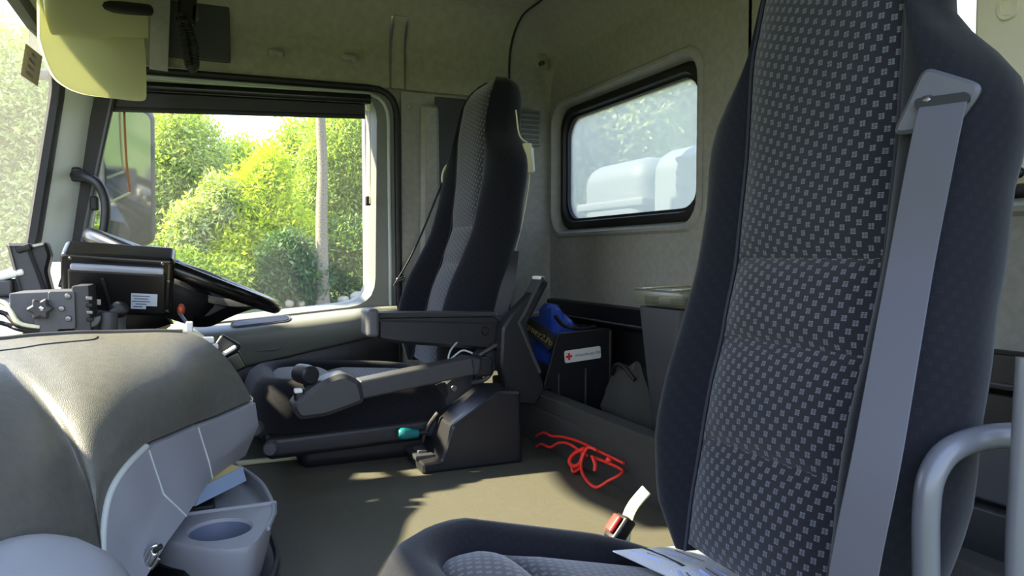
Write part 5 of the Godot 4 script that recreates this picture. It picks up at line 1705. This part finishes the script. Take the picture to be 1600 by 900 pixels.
# a place seen from the cab: sideways distance along x at a given distance beyond the driver's side
func build_outside() -> void:
	var m := MB.new()
	m.rbox(Vector3(0, -0.1, 0), Vector3(260, 0.2, 260), 0.01, Basis(), 1)
	struct("ground", m.done(30), M.lawn, "mown green lawn round the truck", "lawn")
	var r := RandomNumberGenerator.new()
	r.seed = 77
	for k in 4: leaves.append(leaf_mesh(r, 0.30, 0.20, 0.035, 16))
	# door mirror
	var t := thing("door_mirror", "dark tall door mirror outside the driver window", "mirror")
	var mc := Vector3(-0.189, 2.007, -2.72)
	var mb := Basis(Vector3.UP, 0.10) * Basis(Vector3.RIGHT, 0.20)
	m = MB.new()
	m.rbox(mc - mb.z * 0.045, Vector3(0.165, 0.47, 0.09), 0.04, mb, 2)
	part("housing", m.done(50), M.dark_plastic, t)
	m = MB.new()
	m.prism(rrect(0.135, 0.43, 0.03, 5), mc + mb.z * 0.0015, mb.x, mb.y, mb.z, 0.003)
	part("mirror_glass", m.done(30), M.mirror, t, "mirror glass")
	part("mirror_arm", pipe(curve([mc + Vector3(-0.05, 0.26, -0.04), mc + Vector3(-0.12, 0.30, 0.08), mc + Vector3(-0.24, 0.26, 0.22)], 5), 0.016, 10), M.mid_plastic, t)
	part("mirror_arm", pipe(curve([mc + Vector3(-0.05, -0.24, -0.04), mc + Vector3(-0.12, -0.30, 0.08), mc + Vector3(-0.24, -0.28, 0.20)], 5), 0.016, 10), M.mid_plastic, t)
	# equipment behind the cab, seen through the rear window
	t = thing("rounded_tank", "pale rounded tank behind the cab, left half of the rear window view", "tank")
	m = MB.new()
	var p0 := Vector3(1.75, 2.179, -3.136)
	var p1 := Vector3(1.75, 2.119, -2.589)
	m.rbox(Vector3(1.95, (p0.y + 1.2) * 0.5, (p0.z + p1.z) * 0.5), Vector3(0.45, p0.y - 1.2, absf(p1.z - p0.z)), 0.10, Basis(), 2)
	part("shell", m.done(50), M.tank, t)
	part("top_band", box(Vector3(1.95, p0.y - 0.2, (p0.z + p1.z) * 0.5), Vector3(0.47, 0.04, absf(p1.z - p0.z) + 0.02), 0.01), M.tank, t)
	t = thing("louvred_housing", "taller pale housing with louvres behind the cab, right half of the rear window view", "housing")
	m = MB.new()
	var q0 := Vector3(1.7, 2.178, -2.535)
	var q1 := Vector3(1.7, 2.124, -2.123)
	m.rbox(Vector3(1.92, (q0.y + 1.2) * 0.5, (q0.z + q1.z) * 0.5), Vector3(0.44, q0.y - 1.2, absf(q1.z - q0.z)), 0.10, Basis(), 2)
	part("shell", m.done(50), M.tank, t)
	for k in 8:
		part("louvre", box(Vector3(1.70, q0.y - 0.06 - 0.05 * k, lerpf(q0.z, q1.z, 0.75)), Vector3(0.03, 0.022, absf(q1.z - q0.z) * 0.42), 0.006, Basis(Vector3(0, 0, 1), 0.4)), M.tank, t)
	t = thing("chassis_frame", "dark chassis frame behind the cab carrying the tank and housing", "frame")
	part("deck", box(Vector3(1.93, 1.09, -1.6), Vector3(0.7, 0.22, 2.2), 0.01), M.black_plastic, t)
	for z in [-2.1, -0.9]: part("rail", box(Vector3(1.2, 0.85, z), Vector3(4.4, 0.25, 0.08), 0.01), M.black_plastic, t)
	for q in [Vector3(-0.5, 0.5, -2.15), Vector3(-0.5, 0.5, -0.55), Vector3(2.8, 0.5, -2.15), Vector3(2.8, 0.5, -0.55)]:
		m = MB.new()
		m.lathe(PackedVector2Array([Vector2(0, -0.14), Vector2(0.28, -0.14), Vector2(0.46, -0.13), Vector2(0.5, -0.09), Vector2(0.5, 0.09), Vector2(0.46, 0.13), Vector2(0.28, 0.14), Vector2(0, 0.14)]), q, Vector3(0, 0, 1), 28)
		part("wheel", m.done(40), M.rubber, t)
	build_trees()

func build_trees() -> void:
	var r := RandomNumberGenerator.new()
	r.seed = 31
	var yellow := [Color(0.88, 0.88, 0.16), Color(0.72, 0.78, 0.18)]
	var mid := [Color(0.56, 0.64, 0.26), Color(0.72, 0.76, 0.38)]
	var pale := [Color(0.62, 0.66, 0.42), Color(0.78, 0.79, 0.54)]
	var dark := [Color(0.24, 0.36, 0.20), Color(0.36, 0.46, 0.24)]
	# tall smooth trunk before the bush line
	tree("gum_tree", "tall pale smooth trunked gum tree standing alone at the lawn edge", Vector3(4.15, 0, -26), 13.0, 0.24, [[Vector3(0.5, 11.5, 0), Vector3(2.6, 2.0, 2.6)], [Vector3(2.4, 10.2, 1.0), Vector3(1.8, 2.0, 1.6)], [Vector3(-1.8, 12.5, -0.5), Vector3(1.6, 1.4, 1.6)]], 1800, pale[0], mid[1], 11)
	tree("bright_bush", "bright yellow green bush in the middle of the driver window", Vector3(2.2, 0, -29), 4.6, 0.07, [[Vector3(0.1, 3.4, 0), Vector3(1.3, 1.6, 1.2)], [Vector3(0.9, 2.3, 0.2), Vector3(1.3, 1.5, 1.2)], [Vector3(-0.5, 1.6, 0.2), Vector3(1.2, 1.5, 1.2)], [Vector3(0.5, 4.8, 0), Vector3(0.7, 0.9, 0.7)]], 3000, yellow[0], yellow[1], 12, "bush")
	tree("dark_shrub", "dark green rounded shrub left of the pale trunk", Vector3(3.1, 0, -26.5), 1.2, 0.05, [[Vector3(0, 1.3, 0), Vector3(0.85, 1.2, 0.8)], [Vector3(0.5, 0.8, 0.1), Vector3(0.7, 0.8, 0.6)]], 1500, dark[0], dark[1], 13, "shrub")
	tree("dark_shrub", "dark green shrub right of the pale trunk by the window edge", Vector3(5.5, 0, -27.5), 1.6, 0.05, [[Vector3(0, 1.6, 0), Vector3(0.8, 1.5, 0.8)], [Vector3(0.7, 1.0, 0.1), Vector3(0.8, 1.0, 0.7)]], 1400, dark[0], mid[0], 14, "shrub")
	tree("leafy_tree", "light green drooping tree behind the pale trunk at the window's right", Vector3(6.4, 0, -33), 7.0, 0.12, [[Vector3(0, 6.4, 0), Vector3(2.0, 2.4, 2.0)], [Vector3(-1.2, 4.2, 0.4), Vector3(1.4, 2.2, 1.4)], [Vector3(1.3, 4.0, 0.2), Vector3(1.6, 2.4, 1.4)], [Vector3(0.2, 2.0, 0.4), Vector3(1.7, 2.0, 1.4)]], 3600, mid[0], mid[1], 15)
	tree("leafy_tree", "soft green tree left of the bright bush", Vector3(-0.4, 0, -32), 6.5, 0.10, [[Vector3(0, 5.6, 0), Vector3(1.7, 2.2, 1.6)], [Vector3(0.9, 3.5, 0.2), Vector3(1.4, 2.0, 1.3)], [Vector3(-1.0, 3.4, 0.3), Vector3(1.4, 2.2, 1.3)], [Vector3(0, 1.5, 0.5), Vector3(1.9, 1.6, 1.2)]], 3600, mid[0], pale[1], 16)
	tree("pale_sapling", "thin pale branching sapling before the soft green tree", Vector3(0.5, 0, -28.5), 4.4, 0.045, [[Vector3(0.5, 3.6, 0), Vector3(0.8, 1.0, 0.7)], [Vector3(-0.5, 2.8, 0), Vector3(0.7, 0.9, 0.6)], [Vector3(-0.9, 1.8, 0.2), Vector3(0.8, 1.0, 0.7)]], 700, pale[0], pale[1], 17, "tree")
	tree("low_bush", "yellowish low bush above the steering wheel", Vector3(1.0, 0, -27.5), 0.9, 0.04, [[Vector3(0, 0.7, 0), Vector3(1.1, 0.8, 0.8)], [Vector3(-1.2, 0.9, 0), Vector3(1.0, 0.9, 0.8)]], 1500, yellow[1], mid[1], 18, "bush")
	tree("low_bush", "green low bush behind the door mirror", Vector3(-2.6, 0, -28), 1.6, 0.05, [[Vector3(0, 1.4, 0), Vector3(1.4, 1.4, 1.0)], [Vector3(1.3, 0.9, 0), Vector3(1.2, 1.0, 0.9)]], 1900, mid[0], mid[1], 19, "bush")
	tree("weeping_tree", "pale weeping tree seen through the windscreen", Vector3(-5.2, 0, -27), 7.5, 0.14, [[Vector3(0, 6.5, 0), Vector3(1.9, 2.4, 1.8)], [Vector3(-1.2, 4.2, 0.4), Vector3(1.3, 2.6, 1.2)], [Vector3(1.2, 4.0, 0.2), Vector3(1.3, 2.6, 1.2)], [Vector3(0.2, 2.0, 0.4), Vector3(1.8, 2.0, 1.4)]], 4200, pale[0], pale[1], 20)
	# taller row behind, through all the windows
	var x := -22.0
	var k := 0
	while x < 42.0:
		var h := r.randf_range(8.0, 10.5) if k % 3 != 1 else r.randf_range(7.0, 8.2)
		var z := r.randf_range(-47, -40)
		var c0: Color = [mid[0], pale[0], mid[0], yellow[1]][k % 4]
		var c1: Color = [mid[1], pale[1], pale[1], mid[1]][k % 4]
		var ord := ["first", "second", "third", "fourth", "fifth", "sixth", "seventh", "eighth", "ninth", "tenth", "eleventh", "twelfth", "thirteenth", "fourteenth", "fifteenth", "sixteenth", "seventeenth", "eighteenth", "nineteenth", "twentieth"]
		tree("forest_tree", "tall tree of the far forest edge, %s from the windscreen end of the row" % ord[mini(k, 19)], Vector3(x, 0, z), h, 0.14, [[Vector3(0, h * 0.82, 0), Vector3(2.0, 2.2, 1.8)], [Vector3(-1.4, h * 0.58, 0.3), Vector3(1.7, 2.2, 1.5)], [Vector3(1.3, h * 0.5, -0.2), Vector3(1.8, 2.3, 1.5)], [Vector3(0, h * 0.22, 0.4), Vector3(2.4, 2.0, 1.6)]], 2600, c0, c1, 40 + k, "tree", 1.5)
		x += r.randf_range(3.0, 3.8)
		k += 1
	for q in [[11.5, -22.0, 9.0, "pale tall tree behind the left part of the rear window"], [15.0, -21.0, 10.0, "pale tall tree in the middle of the rear window view"], [18.5, -23.0, 10.5, "pale tall tree behind the louvred housing"]]:
		var h: float = q[2]
		tree("pale_tree", q[3], Vector3(q[0], 0, q[1]), h, 0.14, [[Vector3(0, h * 0.85, 0), Vector3(2.2, 2.4, 1.8)], [Vector3(-1.5, h * 0.6, 0.3), Vector3(1.8, 2.2, 1.5)], [Vector3(1.4, h * 0.55, -0.2), Vector3(1.9, 2.3, 1.5)], [Vector3(0, h * 0.25, 0.4), Vector3(2.5, 2.4, 1.6)]], 3000, pale[0], pale[1], 70 + k, "tree", 1.2)
		k += 1
	# stones along the far edge of the lawn
	var st := [[452, 464, 0.5, 0.28], [470, 463, 0.35, 0.25], [540, 461, 0.55, 0.35], [556, 455, 0.7, 0.5]]
	var lab := ["pale stone at the lawn edge, left of the dark shrub", "small pale stone at the lawn edge under the dark shrub", "pale stone right of the gum trunk", "large pale stone at the window's right edge"]
	var pos := [Vector3(3.021, 0.283, -26), Vector3(3.404, 0.296, -26), Vector3(4.871, 0.263, -26), Vector3(5.346, 0.297, -26)]
	for i in 4:
		var t := thing("stone", lab[i], "stone", "stones along the lawn edge")
		t.position = Vector3(pos[i].x, 0, pos[i].z)
		var m := MB.new()
		m.rbox(Vector3(0, st[i][3] * 0.45, 0), Vector3(st[i][2] * 0.6, st[i][3], 0.4), 0.12, Basis(Vector3.UP, 0.3 * i) * Basis(Vector3(0, 0, 1), 0.1 * i), 2)
		part("rock", m.done(40), M.stone, t)
